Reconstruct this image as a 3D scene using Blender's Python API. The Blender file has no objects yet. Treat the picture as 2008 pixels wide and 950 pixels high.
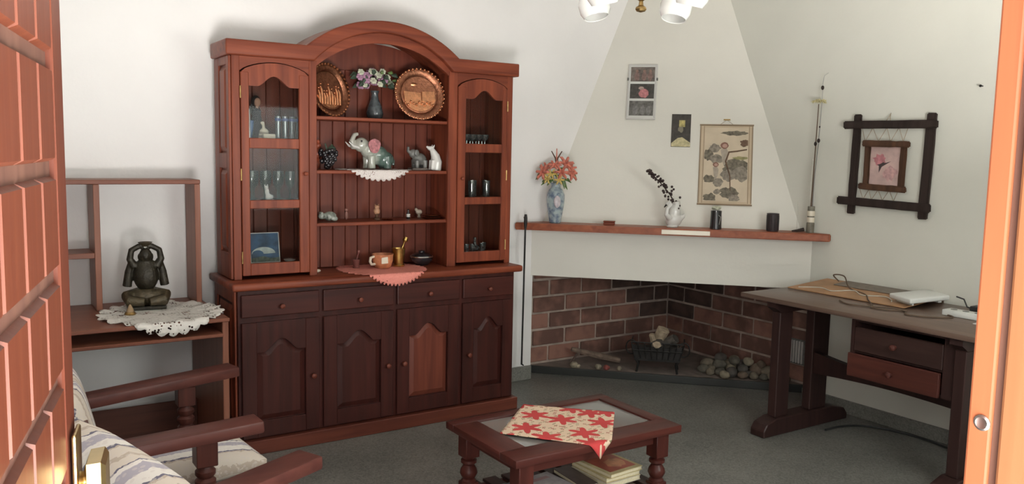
import bpy, bmesh, math, random
from mathutils import Vector, Matrix, noise
PI = math.pi
R = math.radians
random.seed(7)
SC = bpy.context.scene
COL = SC.collection

# ------------------------------------------------------------------ camera
cam_d = bpy.data.cameras.new('camera')
cam = bpy.data.objects.new('camera', cam_d)
COL.objects.link(cam)
SC.camera = cam
cam_d.sensor_width = 36.0
cam_d.lens = 1644.345 / 2008 * 36.0
cam_d.clip_start = 0.02
_yaw, _pit, _rol = R(56.694), R(6.129), R(1.190)
_f = Vector((math.cos(_yaw) * math.cos(_pit), math.sin(_yaw) * math.cos(_pit), -math.sin(_pit)))
_r = Vector((math.sin(_yaw), -math.cos(_yaw), 0))
_u = _r.cross(_f)
_r2 = math.cos(_rol) * _r + math.sin(_rol) * _u
_u2 = -math.sin(_rol) * _r + math.cos(_rol) * _u
_m = Matrix((_r2, _u2, -_f)).transposed().to_4x4()
_m.translation = Vector((0, 0, 1.56))
cam.matrix_world = _m

# ------------------------------------------------------------------ light
SC.view_settings.view_transform = 'Standard'
SC.view_settings.look = 'None'
SC.view_settings.gamma = 1.0
SC.view_settings.use_curve_mapping = False
SC.view_settings.exposure = 0.0
W = bpy.data.worlds.new('sky')
SC.world = W
W.use_nodes = True
bg = W.node_tree.nodes['Background']
bg.inputs['Color'].default_value = (0.98, 0.97, 0.95, 1)
bg.inputs['Strength'].default_value = 7.0

def area(name, loc, direction, sx, sy, power, color, portal=False):
    d = bpy.data.lights.new(name, 'AREA')
    d.shape = 'RECTANGLE'; d.size = sx; d.size_y = sy
    d.energy = power; d.color = color
    o = bpy.data.objects.new(name, d)
    COL.objects.link(o)
    o.location = loc
    o.rotation_euler = Vector(direction).to_track_quat('-Z', 'Y').to_euler()
    if portal:
        d.cycles.is_portal = True
    return o

# daylight thrown back by the sunlit paving in front of the open door
area('sunlit_paving_bounce', (0.10, -2.15, 0.03), (0, 0.0, 1), 3.2, 3.4, 2700, (1.0, 0.965, 0.94))
# added fill lamp in an assumed opening of the unseen front wall
area('added_fill_light', (2.45, 0.27, 1.45), (0, 1, -0.12), 1.1, 1.0, 20, (0.90, 1.0, 0.92))
# sky seen through the open doorway
area('doorway_portal', (0.347, 0.27, 1.03), (0, 1, 0), 0.84, 2.04, 1, (1, 1, 1), portal=True)

# ------------------------------------------------------------------ helpers
def srgb(r, g, b):
    f = lambda c: (c / 255 / 12.92) if c / 255 <= 0.04045 else ((c / 255 + 0.055) / 1.055) ** 2.4
    return (f(r), f(g), f(b), 1)

def frame_of(o):
    v = Vector((0, 0, 0))
    while o is not None:
        v += Vector(o.location); o = o.parent
    return v

class MB:
    """collects shapes in one bmesh"""
    def __init__(s):
        s.bm = bmesh.new()
    def _add(s, verts, faces):
        vs = [s.bm.verts.new(v) for v in verts]
        fs = []
        for f in faces:
            try:
                fs.append(s.bm.faces.new([vs[i] for i in f]))
            except ValueError:
                pass
        return vs, fs
    def box(s, x0, x1, y0, y1, z0, z1, bev=0, seg=1, M=None):
        v = [(x, y, z) for x in (x0, x1) for y in (y0, y1) for z in (z0, z1)]
        if M is not None:
            v = [M @ Vector(p) for p in v]
        f = [(0, 1, 3, 2), (4, 6, 7, 5), (0, 4, 5, 1), (2, 3, 7, 6), (0, 2, 6, 4), (1, 5, 7, 3)]
        vs, fs = s._add(v, f)
        if bev:
            es = list({e for fa in fs for e in fa.edges})
            bmesh.ops.bevel(s.bm, geom=es, offset=bev, segments=seg, affect='EDGES', profile=0.5)
        return s
    def prism(s, pts, plane, a, b, M=None):
        n = len(pts)
        def P(p, t):
            q = {'xz': (p[0], t, p[1]), 'xy': (p[0], p[1], t), 'yz': (t, p[0], p[1])}[plane]
            return M @ Vector(q) if M is not None else q
        v = [P(p, a) for p in pts] + [P(p, b) for p in pts]
        f = [tuple(range(n)), tuple(range(2 * n - 1, n - 1, -1))]
        f += [(i, (i + 1) % n, n + (i + 1) % n, n + i) for i in range(n)]
        s._add(v, f)
        return s
    def loops(s, rings, cap=(True, True), closed=True):
        n = len(rings[0])
        v = [p for r in rings for p in r]
        f = []
        for k in range(len(rings) - 1):
            for i in range(n if closed else n - 1):
                j = (i + 1) % n
                f.append((k * n + i, k * n + j, (k + 1) * n + j, (k + 1) * n + i))
        if cap[0]: f.append(tuple(range(n - 1, -1, -1)))
        if cap[1]: f.append(tuple((len(rings) - 1) * n + i for i in range(n)))
        s._add(v, f)
        return s
    def lathe(s, prof, c=(0, 0, 0), seg=20, M=None, cap=(True, True)):
        rings = []
        for r, z in prof:
            ring = []
            for i in range(seg):
                a = 2 * PI * i / seg
                p = Vector((r * math.cos(a), r * math.sin(a), z))
                if M is not None: p = M @ p
                ring.append(p + Vector(c))
            rings.append(ring)
        return s.loops(rings, cap)
    def tube(s, pts, rad, seg=8, cap=True):
        pts = [Vector(p) for p in pts]
        n = len(pts)
        if not hasattr(rad, '__len__'): rad = [rad] * n
        rings = []
        up = None
        for i, p in enumerate(pts):
            t = (pts[min(i + 1, n - 1)] - pts[max(i - 1, 0)]).normalized()
            if up is None:
                up = Vector((0, 0, 1)) if abs(t.z) < 0.9 else Vector((1, 0, 0))
            a = t.cross(up).normalized()
            b = a.cross(t).normalized()
            up = b
            rings.append([p + rad[i] * (math.cos(2 * PI * k / seg) * a + math.sin(2 * PI * k / seg) * b) for k in range(seg)])
        return s.loops(rings, (cap, cap))
    def ball(s, c, r, seg=14, rings=9, M=None):
        if not hasattr(r, '__len__'): r = (r, r, r)
        v = []; f = []
        c = Vector(c)
        def T(p):
            p = Vector(p)
            if M is not None: p = M @ p
            return p + c
        v.append(T((0, 0, -r[2])))
        for k in range(1, rings):
            ph = -PI / 2 + PI * k / rings
            for i in range(seg):
                a = 2 * PI * i / seg
                v.append(T((r[0] * math.cos(ph) * math.cos(a), r[1] * math.cos(ph) * math.sin(a), r[2] * math.sin(ph))))
        v.append(T((0, 0, r[2])))
        for i in range(seg):
            j = (i + 1) % seg
            f.append((0, 1 + j, 1 + i))
            for k in range(rings - 2):
                f.append((1 + k * seg + i, 1 + k * seg + j, 1 + (k + 1) * seg + j, 1 + (k + 1) * seg + i))
            f.append((len(v) - 1, 1 + (rings - 2) * seg + i, 1 + (rings - 2) * seg + j))
        s._add(v, f)
        return s
    def raised(s, out, y0, y1, inset, plane='xz', M=None):
        """raised field: outline at depth y0, inset outline at depth y1"""
        xs = [p[0] for p in out]; zs = [p[1] for p in out]
        cx = (min(xs) + max(xs)) / 2; cz = (min(zs) + max(zs)) / 2
        w = max(xs) - min(xs); h = max(zs) - min(zs)
        inn = [(cx + (p[0] - cx) * (w - 2 * inset) / w, cz + (p[1] - cz) * (h - 2 * inset) / h) for p in out]
        def P(p, t):
            q = {'xz': (p[0], t, p[1]), 'yz': (t, p[0], p[1])}[plane]
            return M @ Vector(q) if M is not None else Vector(q)
        return s.loops([[P(p, y0) for p in out], [P(p, y1) for p in inn]])
    def mesh(s, name='m'):
        bmesh.ops.recalc_face_normals(s.bm, faces=s.bm.faces)
        me = bpy.data.meshes.new(name)
        s.bm.to_mesh(me); s.bm.free()
        return me
    def build(s, name, mat, parent=None, smooth=False, local=False, angle=40):
        me = s.mesh(name)
        if parent is not None and not local:
            o0 = frame_of(parent)
            me.transform(Matrix.Translation(-o0))
        if smooth:
            me.polygons.foreach_set('use_smooth', [True] * len(me.polygons))
            me.set_sharp_from_angle(angle=R(angle))
        me.materials.append(mat)
        o = bpy.data.objects.new(name, me)
        COL.objects.link(o)
        o.parent = parent
        return o

def fuse(mb, voxel, smooth_it=4):
    """one continuous surface from overlapping shapes"""
    me = mb.mesh('fuse')
    o = bpy.data.objects.new('fuse', me)
    COL.objects.link(o)
    md = o.modifiers.new('r', 'REMESH'); md.mode = 'VOXEL'; md.voxel_size = voxel
    if smooth_it:
        sm = o.modifiers.new('s', 'SMOOTH'); sm.iterations = smooth_it; sm.factor = 0.5
    dg = bpy.context.evaluated_depsgraph_get()
    me2 = bpy.data.meshes.new_from_object(o.evaluated_get(dg))
    bpy.data.objects.remove(o); bpy.data.meshes.remove(me)
    out = MB(); out.bm.from_mesh(me2); bpy.data.meshes.remove(me2)
    return out

def tag(o, label=None, cat=None, group=None, kind=None):
    if label: o['label'] = label
    if cat: o['category'] = cat
    if group: o['group'] = group
    if kind: o['kind'] = kind
    return o

def thing(name, label, cat, loc=(0, 0, 0), rotz=0, group=None):
    o = bpy.data.objects.new(name, None)
    COL.objects.link(o)
    o.location = loc; o.rotation_euler = (0, 0, rotz)
    o.empty_display_size = 0.05
    return tag(o, label, cat, group)

def base_origin(o, p):
    """move a single-mesh object's origin to its base"""
    o.data.transform(Matrix.Translation(-Vector(p))); o.location = p
    return o

def dup(root, loc, rotz=0, label=None):
    r = root.copy(); COL.objects.link(r)
    r.location = loc; r.rotation_euler = (0, 0, rotz)
    if label: r['label'] = label
    for ch in root.children:
        c = ch.copy(); COL.objects.link(c); c.parent = r
        for g in ch.children:
            d = g.copy(); COL.objects.link(d); d.parent = c
    return r

# ------------------------------------------------------------------ materials
def base_mat(name):
    m = bpy.data.materials.new(name); m.use_nodes = True
    nt = m.node_tree
    return m, nt, nt.nodes['Principled BSDF']

def plain(name, col, rough=0.5, metal=0.0, spec=0.5, var=0.0, vscale=30, bump=0.0, bscale=60, coat=0.0):
    m, nt, b = base_mat(name)
    b.inputs['Base Color'].default_value = col
    b.inputs['Roughness'].default_value = rough
    b.inputs['Metallic'].default_value = metal
    b.inputs['Specular IOR Level'].default_value = spec
    b.inputs['Coat Weight'].default_value = coat
    tc = nt.nodes.new('ShaderNodeTexCoord')
    if var:
        n = nt.nodes.new('ShaderNodeTexNoise'); n.inputs['Scale'].default_value = vscale; n.inputs['Detail'].default_value = 4
        nt.links.new(tc.outputs['Object'], n.inputs['Vector'])
        r = nt.nodes.new('ShaderNodeValToRGB')
        lo = tuple(max(0, c * (1 - var)) for c in col[:3]) + (1,)
        hi = tuple(min(1, c * (1 + var)) for c in col[:3]) + (1,)
        r.color_ramp.elements[0].color = lo; r.color_ramp.elements[0].position = 0.3
        r.color_ramp.elements[1].color = hi; r.color_ramp.elements[1].position = 0.7
        nt.links.new(n.outputs['Fac'], r.inputs['Fac'])
        nt.links.new(r.outputs['Color'], b.inputs['Base Color'])
    if bump:
        n2 = nt.nodes.new('ShaderNodeTexNoise'); n2.inputs['Scale'].default_value = bscale; n2.inputs['Detail'].default_value = 5
        nt.links.new(tc.outputs['Object'], n2.inputs['Vector'])
        bp = nt.nodes.new('ShaderNodeBump'); bp.inputs['Strength'].default_value = bump; bp.inputs['Distance'].default_value = 0.01
        nt.links.new(n2.outputs['Fac'], bp.inputs['Height'])
        nt.links.new(bp.outputs['Normal'], b.inputs['Normal'])
    return m

def wood(name, col, dark, axis='z', rough=0.42, scale=1.0, coat=0.03):
    m, nt, b = base_mat(name)
    tc = nt.nodes.new('ShaderNodeTexCoord')
    mp = nt.nodes.new('ShaderNodeMapping')
    s = [26 * scale] * 3; s['xyz'.index(axis)] = 1.6 * scale
    mp.inputs['Scale'].default_value = s
    n = nt.nodes.new('ShaderNodeTexNoise'); n.inputs['Scale'].default_value = 1.0; n.inputs['Detail'].default_value = 6; n.inputs['Distortion'].default_value = 0.6
    r = nt.nodes.new('ShaderNodeValToRGB')
    r.color_ramp.elements[0].color = dark; r.color_ramp.elements[0].position = 0.32
    r.color_ramp.elements[1].color = col; r.color_ramp.elements[1].position = 0.68
    nt.links.new(tc.outputs['Object'], mp.inputs['Vector'])
    nt.links.new(mp.outputs['Vector'], n.inputs['Vector'])
    nt.links.new(n.outputs['Fac'], r.inputs['Fac'])
    nt.links.new(r.outputs['Color'], b.inputs['Base Color'])
    bp = nt.nodes.new('ShaderNodeBump'); bp.inputs['Strength'].default_value = 0.12; bp.inputs['Distance'].default_value = 0.004
    nt.links.new(n.outputs['Fac'], bp.inputs['Height'])
    nt.links.new(bp.outputs['Normal'], b.inputs['Normal'])
    b.inputs['Roughness'].default_value = rough
    b.inputs['Coat Weight'].default_value = coat
    b.inputs['Coat Roughness'].default_value = 0.25
    b.inputs['Specular IOR Level'].default_value = 0.22
    return m

def glass(name, tint=(0.95, 0.97, 0.96, 1), refl=0.10, rough=0.03, alpha=0.0, body=(0.5, 0.5, 0.5, 1)):
    m = bpy.data.materials.new(name); m.use_nodes = True
    nt = m.node_tree
    nt.nodes.clear()
    out = nt.nodes.new('ShaderNodeOutputMaterial')
    tr = nt.nodes.new('ShaderNodeBsdfTransparent'); tr.inputs['Color'].default_value = tint
    gl = nt.nodes.new('ShaderNodeBsdfGlossy'); gl.inputs['Roughness'].default_value = rough
    fr = nt.nodes.new('ShaderNodeLayerWeight'); fr.inputs['Blend'].default_value = refl * 2.2
    mx = nt.nodes.new('ShaderNodeMixShader')
    nt.links.new(fr.outputs['Fresnel'], mx.inputs['Fac'])
    last = tr.outputs['BSDF']
    if alpha:
        df = nt.nodes.new('ShaderNodeBsdfDiffuse'); df.inputs['Color'].default_value = body
        m2 = nt.nodes.new('ShaderNodeMixShader'); m2.inputs['Fac'].default_value = alpha
        nt.links.new(last, m2.inputs[1]); nt.links.new(df.outputs['BSDF'], m2.inputs[2])
        last = m2.outputs['Shader']
    nt.links.new(last, mx.inputs[1])
    nt.links.new(gl.outputs['BSDF'], mx.inputs[2])
    nt.links.new(mx.outputs['Shader'], out.inputs['Surface'])
    return m

RED = (0.240, 0.058, 0.027, 1); RED_D = (0.120, 0.027, 0.014, 1)
M = {}
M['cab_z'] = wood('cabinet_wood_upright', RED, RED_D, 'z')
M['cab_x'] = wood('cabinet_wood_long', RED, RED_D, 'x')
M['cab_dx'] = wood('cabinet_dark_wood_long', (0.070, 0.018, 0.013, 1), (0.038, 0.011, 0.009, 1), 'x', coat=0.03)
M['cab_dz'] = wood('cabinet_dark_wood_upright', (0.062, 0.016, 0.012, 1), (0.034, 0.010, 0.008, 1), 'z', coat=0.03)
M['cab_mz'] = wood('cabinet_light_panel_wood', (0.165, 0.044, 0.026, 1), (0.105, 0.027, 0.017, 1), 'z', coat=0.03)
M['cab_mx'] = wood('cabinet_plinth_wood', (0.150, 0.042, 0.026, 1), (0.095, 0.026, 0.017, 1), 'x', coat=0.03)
M['cab_y'] = wood('cabinet_wood_deep', RED, RED_D, 'y')
M['chair_x'] = wood('chair_wood_long', (0.120, 0.040, 0.031, 1), (0.070, 0.023, 0.019, 1), 'x', 0.42)
M['chair_z'] = wood('chair_wood_upright', (0.100, 0.031, 0.023, 1), (0.055, 0.017, 0.013, 1), 'z', 0.42)
M['table_x'] = wood('table_wood_long', (0.085, 0.022, 0.016, 1), (0.050, 0.013, 0.010, 1), 'x', 0.4)
M['table_y'] = wood('table_wood_deep', (0.085, 0.022, 0.016, 1), (0.050, 0.013, 0.010, 1), 'y', 0.4)
M['table_z'] = wood('table_wood_upright', (0.085, 0.022, 0.016, 1), (0.050, 0.013, 0.010, 1), 'z', 0.4)
M['door_z'] = wood('door_wood', (0.095, 0.027, 0.013, 1), (0.068, 0.018, 0.010, 1), 'z', 0.4)
M['door_rail'] = wood('door_groove_wood', (0.12, 0.060, 0.042, 1), (0.08, 0.038, 0.028, 1), 'z', 0.6)
M['jamb'] = wood('door_frame_wood', (0.22, 0.072, 0.032, 1), (0.17, 0.052, 0.024, 1), 'z', 0.4)
M['jamb_out'] = wood('door_frame_outer_wood', (0.18, 0.076, 0.034, 1), (0.15, 0.060, 0.026, 1), 'z', 0.45)
M['desk_y'] = wood('desk_wood_long', (0.052, 0.027, 0.023, 1), (0.031, 0.016, 0.014, 1), 'y', 0.45)
M['desk_top'] = wood('desk_top_wood', (0.15, 0.100, 0.076, 1), (0.10, 0.062, 0.048, 1), 'y', 0.3)
M['desk_z'] = wood('desk_wood_upright', (0.045, 0.022, 0.019, 1), (0.026, 0.013, 0.012, 1), 'z', 0.45)
M['desk_red'] = wood('desk_drawer_wood', (0.095, 0.030, 0.022, 1), (0.058, 0.018, 0.014, 1), 'y', 0.45)
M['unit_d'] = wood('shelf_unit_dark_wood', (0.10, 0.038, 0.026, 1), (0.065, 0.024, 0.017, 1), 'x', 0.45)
M['unit_x'] = wood('shelf_unit_wood_long', (0.22, 0.080, 0.048, 1), (0.16, 0.055, 0.033, 1), 'x', 0.4)
M['unit_z'] = wood('shelf_unit_wood_upright', (0.26, 0.105, 0.066, 1), (0.19, 0.070, 0.043, 1), 'z', 0.4)
M['mantel'] = wood('mantel_wood', (0.34, 0.105, 0.05, 1), (0.22, 0.06, 0.03, 1), 'x', 0.4)
M['dark_bar'] = wood('dark_log_wood', (0.045, 0.03, 0.026, 1), (0.02, 0.014, 0.012, 1), 'z', 0.6)
M['brown_bar'] = wood('brown_bar_wood', (0.12, 0.06, 0.035, 1), (0.06, 0.03, 0.018, 1), 'z', 0.6)
M['brass'] = plain('brass', (0.50, 0.37, 0.17, 1), 0.28, 1.0, var=0.2, vscale=20)
M['brass_old'] = plain('old_brass', (0.40, 0.27, 0.11, 1), 0.4, 1.0, var=0.3, vscale=40)
M['copper'] = plain('copper', (0.62, 0.29, 0.15, 1), 0.32, 1.0, var=0.25, vscale=50, bump=0.15, bscale=90)
M['copper_dark'] = plain('toned_copper', (0.30, 0.125, 0.072, 1), 0.36, 1.0, var=0.3, vscale=60, bump=0.2, bscale=120)
M['iron'] = plain('black_iron', (0.025, 0.023, 0.022, 1), 0.55, 0.6, var=0.3)
M['steel'] = plain('steel', (0.55, 0.55, 0.54, 1), 0.3, 1.0)
M['bronze'] = plain('dark_bronze', (0.030, 0.025, 0.016, 1), 0.4, 0.4, var=0.5, vscale=45, bump=0.3, bscale=120)
M['bronze_gold'] = plain('worn_bronze', (0.075, 0.058, 0.032, 1), 0.4, 0.4, var=0.4, vscale=45, bump=0.3, bscale=120)
M['white_cer'] = plain('white_ceramic', (0.60, 0.59, 0.56, 1), 0.25, coat=0.3)
M['cream_cer'] = plain('cream_ceramic', (0.66, 0.60, 0.48, 1), 0.3, coat=0.3)
M['grey_cer'] = plain('grey_ceramic', (0.13, 0.13, 0.12, 1), 0.4, var=0.4)
M['dark_gl'] = plain('black_glaze', (0.018, 0.016, 0.018, 1), 0.18, coat=0.6)
M['pages'] = plain('paper_pages', (0.66, 0.60, 0.42, 1), 0.8, var=0.08, vscale=120)
M['paper'] = plain('white_paper', (0.62, 0.60, 0.57, 1), 0.7)
M['black'] = plain('black_plastic', (0.02, 0.02, 0.021, 1), 0.45)
M['white_pl'] = plain('white_plastic', (0.62, 0.63, 0.60, 1), 0.4)
M['cord'] = plain('white_cord', (0.50, 0.48, 0.42, 1), 0.7)
M['brown_cord'] = plain('brown_cord', (0.11, 0.07, 0.045, 1), 0.7)
M['twine'] = plain('thin_twine', (0.33, 0.27, 0.20, 1), 0.8)
M['leaf'] = plain('green_leaf', (0.085, 0.14, 0.04, 1), 0.5, var=0.4, vscale=40)
M['leaf_dark'] = plain('dark_leaf', (0.035, 0.055, 0.035, 1), 0.5, var=0.4, vscale=40)
M['lily'] = plain('orange_lily', (0.52, 0.16, 0.11, 1), 0.5, var=0.35, vscale=50)
M['lily_yel'] = plain('yellow_lily', (0.60, 0.45, 0.14, 1), 0.5, var=0.25, vscale=50)
M['pink'] = plain('pink_petals', (0.34, 0.18, 0.27, 1), 0.6, var=0.25, vscale=60)
M['whitepet'] = plain('white_petals', (0.46, 0.47, 0.36, 1), 0.6, var=0.2, vscale=60)
M['pane'] = glass('window_glass', (0.86, 0.87, 0.86, 1), 0.06)
M['blue_gl'] = glass('blue_grey_glass', (0.70, 0.76, 0.80, 1), 0.30, 0.05, 0.22, (0.30, 0.36, 0.40, 1))
M['green_gl'] = glass('dark_green_glass', (0.42, 0.48, 0.44, 1), 0.2, 0.05, 0.25, (0.05, 0.08, 0.06, 1))
M['clear_gl'] = glass('clear_glass', (0.74, 0.76, 0.76, 1), 0.34, 0.05, 0.18, (0.45, 0.47, 0.48, 1))
M['table_gl'] = glass('table_glass', (0.50, 0.52, 0.50, 1), 0.30, 0.06, 0.6, (0.36, 0.35, 0.33, 1))  # grey diffuse body paints the wall's reflection into the glass
M['opal'] = plain('opal_glass', (0.80, 0.80, 0.77, 1), 0.12, coat=0.6)

def wall_mat(name, col, bump=0.08):
    return plain(name, col, 0.75, spec=0.25, var=0.03, vscale=2.5, bump=bump, bscale=45)
M['wall'] = wall_mat('white_wall_paint', (0.78, 0.77, 0.755, 1))
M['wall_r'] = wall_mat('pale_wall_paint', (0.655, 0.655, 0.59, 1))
M['hood'] = wall_mat('chimney_plaster', (0.685, 0.67, 0.61, 1))
M['ceil'] = wall_mat('ceiling_paint', (0.75, 0.74, 0.70, 1))
M['patio'] = plain('outdoor_paving', (0.45, 0.42, 0.37, 1), 0.8, var=0.15, vscale=3)

def terrazzo(name, a, b_, rough=0.35):
    m, nt, b = base_mat(name)
    tc = nt.nodes.new('ShaderNodeTexCoord')
    v = nt.nodes.new('ShaderNodeTexVoronoi'); v.inputs['Scale'].default_value = 130
    n = nt.nodes.new('ShaderNodeTexNoise'); n.inputs['Scale'].default_value = 3.0; n.inputs['Detail'].default_value = 5
    r = nt.nodes.new('ShaderNodeValToRGB')
    r.color_ramp.elements[0].color = a; r.color_ramp.elements[0].position = 0.25
    r.color_ramp.elements[1].color = b_; r.color_ramp.elements[1].position = 0.85
    bw = nt.nodes.new('ShaderNodeRGBToBW')
    mx = nt.nodes.new('ShaderNodeMath'); mx.operation = 'MULTIPLY_ADD'; mx.inputs[1].default_value = 0.55
    m2 = nt.nodes.new('ShaderNodeMath'); m2.operation = 'MULTIPLY'; m2.inputs[1].default_value = 0.55
    nt.links.new(tc.outputs['Object'], v.inputs['Vector']); nt.links.new(tc.outputs['Object'], n.inputs['Vector'])
    nt.links.new(v.outputs['Color'], bw.inputs['Color'])
    nt.links.new(n.outputs['Fac'], m2.inputs[0])
    nt.links.new(bw.outputs['Val'], mx.inputs[0]); nt.links.new(m2.outputs['Value'], mx.inputs[2])
    nt.links.new(mx.outputs['Value'], r.inputs['Fac'])
    nt.links.new(r.outputs['Color'], b.inputs['Base Color'])
    b.inputs['Roughness'].default_value = rough
    return m
M['floor'] = terrazzo('terrazzo_floor', (0.085, 0.085, 0.08, 1), (0.23, 0.225, 0.205, 1), 0.38)
M['skirting'] = terrazzo('terrazzo_skirting', (0.12, 0.12, 0.105, 1), (0.24, 0.24, 0.215, 1), 0.5)
M['hearth'] = plain('hearth_cement', (0.19, 0.155, 0.135, 1), 0.8, var=0.3, vscale=8, bump=0.2)
M['hearth_edge'] = plain('hearth_edge_paint', (0.022, 0.024, 0.022, 1), 0.5)

# brick with its own firing variation and soot stains
def brick_mat():
    m, nt, b = base_mat('sooty_brick')
    tc = nt.nodes.new('ShaderNodeTexCoord')
    oi = nt.nodes.new('ShaderNodeObjectInfo')
    n = nt.nodes.new('ShaderNodeTexNoise'); n.inputs['Scale'].default_value = 9; n.inputs['Detail'].default_value = 5
    ad = nt.nodes.new('ShaderNodeVectorMath'); ad.operation = 'ADD'
    nt.links.new(tc.outputs['Object'], ad.inputs[0]); nt.links.new(oi.outputs['Location'], ad.inputs[1])
    nt.links.new(ad.outputs['Vector'], n.inputs['Vector'])
    r = nt.nodes.new('ShaderNodeValToRGB')
    r.color_ramp.elements[0].color = (0.14, 0.072, 0.056, 1); r.color_ramp.elements[0].position = 0.35
    r.color_ramp.elements[1].color = (0.30, 0.150, 0.112, 1); r.color_ramp.elements[1].position = 0.68
    mx = nt.nodes.new('ShaderNodeMath'); mx.operation = 'MULTIPLY_ADD'; mx.inputs[1].default_value = 0.35
    sb = nt.nodes.new('ShaderNodeMath'); sb.operation = 'SUBTRACT'; sb.inputs[1].default_value = 0.17
    nt.links.new(oi.outputs['Random'], mx.inputs[0]); nt.links.new(n.outputs['Fac'], sb.inputs[0])
    nt.links.new(sb.outputs['Value'], mx.inputs[2])
    nt.links.new(mx.outputs['Value'], r.inputs['Fac'])
    nt.links.new(r.outputs['Color'], b.inputs['Base Color'])
    b.inputs['Roughness'].default_value = 0.85
    return m
M['brick'] = brick_mat()
M['brick_soot'] = plain('soot_blackened_brick', (0.075, 0.045, 0.036, 1), 0.9, var=0.5, vscale=9)
M['mortar'] = plain('mortar', (0.40, 0.32, 0.27, 1), 0.9, var=0.3, vscale=9)

def crochet(name, col, scale=70, hole=0.36):
    m = bpy.data.materials.new(name); m.use_nodes = True
    nt = m.node_tree
    b = nt.nodes['Principled BSDF']; out = nt.nodes['Material Output']
    b.inputs['Base Color'].default_value = col; b.inputs['Roughness'].default_value = 0.85
    tc = nt.nodes.new('ShaderNodeTexCoord')
    v = nt.nodes.new('ShaderNodeTexVoronoi'); v.inputs['Scale'].default_value = scale; v.inputs['Randomness'].default_value = 0.6
    nz = nt.nodes.new('ShaderNodeTexNoise'); nz.inputs['Scale'].default_value = 14
    c = nt.nodes.new('ShaderNodeMath'); c.operation = 'LESS_THAN'
    h = nt.nodes.new('ShaderNodeMath'); h.operation = 'MULTIPLY_ADD'; h.inputs[1].default_value = 1.3; h.inputs[2].default_value = hole - 0.65
    tr = nt.nodes.new('ShaderNodeBsdfTransparent')
    mx = nt.nodes.new('ShaderNodeMixShader')
    nt.links.new(tc.outputs['Object'], v.inputs['Vector']); nt.links.new(tc.outputs['Object'], nz.inputs['Vector'])
    nt.links.new(nz.outputs['Fac'], h.inputs[0])
    nt.links.new(v.outputs['Distance'], c.inputs[0]); nt.links.new(h.outputs['Value'], c.inputs[1])
    nt.links.new(c.outputs['Value'], mx.inputs['Fac'])
    nt.links.new(b.outputs['BSDF'], mx.inputs[1]); nt.links.new(tr.outputs['BSDF'], mx.inputs[2])
    nt.links.new(mx.outputs['Shader'], out.inputs['Surface'])
    bp = nt.nodes.new('ShaderNodeBump'); bp.inputs['Strength'].default_value = 0.5; bp.inputs['Distance'].default_value = 0.004
    nt.links.new(v.outputs['Distance'], bp.inputs['Height']); nt.links.new(bp.outputs['Normal'], b.inputs['Normal'])
    return m
M['crochet_w'] = crochet('white_crochet', (0.70, 0.67, 0.62, 1), 75, 0.30)
M['crochet_s'] = crochet('white_crochet_fine', (0.66, 0.60, 0.57, 1), 120, 0.28)
M['crochet_p'] = crochet('pink_crochet', (0.72, 0.25, 0.20, 1), 110, 0.20)

def floral():
    m, nt, b = base_mat('red_floral_cloth')
    N = nt.nodes.new; L = nt.links.new
    tc = N('ShaderNodeTexCoord')
    def flowers(scale, petals, r0, r1, rand, off):
        mp = N('ShaderNodeMapping'); mp.inputs['Location'].default_value = (off, off * 0.7, 0)
        L(tc.outputs['Object'], mp.inputs['Vector'])
        sc = N('ShaderNodeVectorMath'); sc.operation = 'MULTIPLY'; sc.inputs[1].default_value = (scale, scale, 0)
        L(mp.outputs['Vector'], sc.inputs[0])
        v = N('ShaderNodeTexVoronoi'); v.voronoi_dimensions = '2D'; v.inputs['Scale'].default_value = 1; v.inputs['Randomness'].default_value = rand
        L(sc.outputs['Vector'], v.inputs['Vector'])
        d = N('ShaderNodeVectorMath'); d.operation = 'SUBTRACT'
        L(sc.outputs['Vector'], d.inputs[0]); L(v.outputs['Position'], d.inputs[1])
        sp = N('ShaderNodeSeparateXYZ'); L(d.outputs['Vector'], sp.inputs[0])
        at = N('ShaderNodeMath'); at.operation = 'ARCTAN2'; L(sp.outputs['Y'], at.inputs[0]); L(sp.outputs['X'], at.inputs[1])
        ml = N('ShaderNodeMath'); ml.operation = 'MULTIPLY'; ml.inputs[1].default_value = petals; L(at.outputs['Value'], ml.inputs[0])
        cs = N('ShaderNodeMath'); cs.operation = 'COSINE'; L(ml.outputs['Value'], cs.inputs[0])
        rr = N('ShaderNodeMath'); rr.operation = 'MULTIPLY_ADD'; rr.inputs[1].default_value = r1; rr.inputs[2].default_value = r0; L(cs.outputs['Value'], rr.inputs[0])
        lt = N('ShaderNodeMath'); lt.operation = 'LESS_THAN'; L(v.outputs['Distance'], lt.inputs[0]); L(rr.outputs['Value'], lt.inputs[1])
        return lt.outputs['Value']
    big = flowers(6.6, 6, 0.33, 0.13, 0.6, 0.05)
    sml = flowers(24, 4, 0.13, 0.10, 0.9, 0.11)
    grn = flowers(30, 2, 0.14, 0.12, 0.95, 0.27)
    c1 = N('ShaderNodeMixRGB'); c1.inputs[1].default_value = (0.66, 0.50, 0.36, 1); c1.inputs[2].default_value = (0.24, 0.22, 0.12, 1); L(grn, c1.inputs[0])
    c2 = N('ShaderNodeMixRGB'); c2.inputs[2].default_value = (0.36, 0.09, 0.07, 1); L(sml, c2.inputs[0]); L(c1.outputs[0], c2.inputs[1])
    c3 = N('ShaderNodeMixRGB'); c3.inputs[2].default_value = (0.50, 0.045, 0.045, 1); L(big, c3.inputs[0]); L(c2.outputs[0], c3.inputs[1])
    L(c3.outputs[0], b.inputs['Base Color'])
    b.inputs['Roughness'].default_value = 0.85
    return m
M['floral'] = floral()

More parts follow.
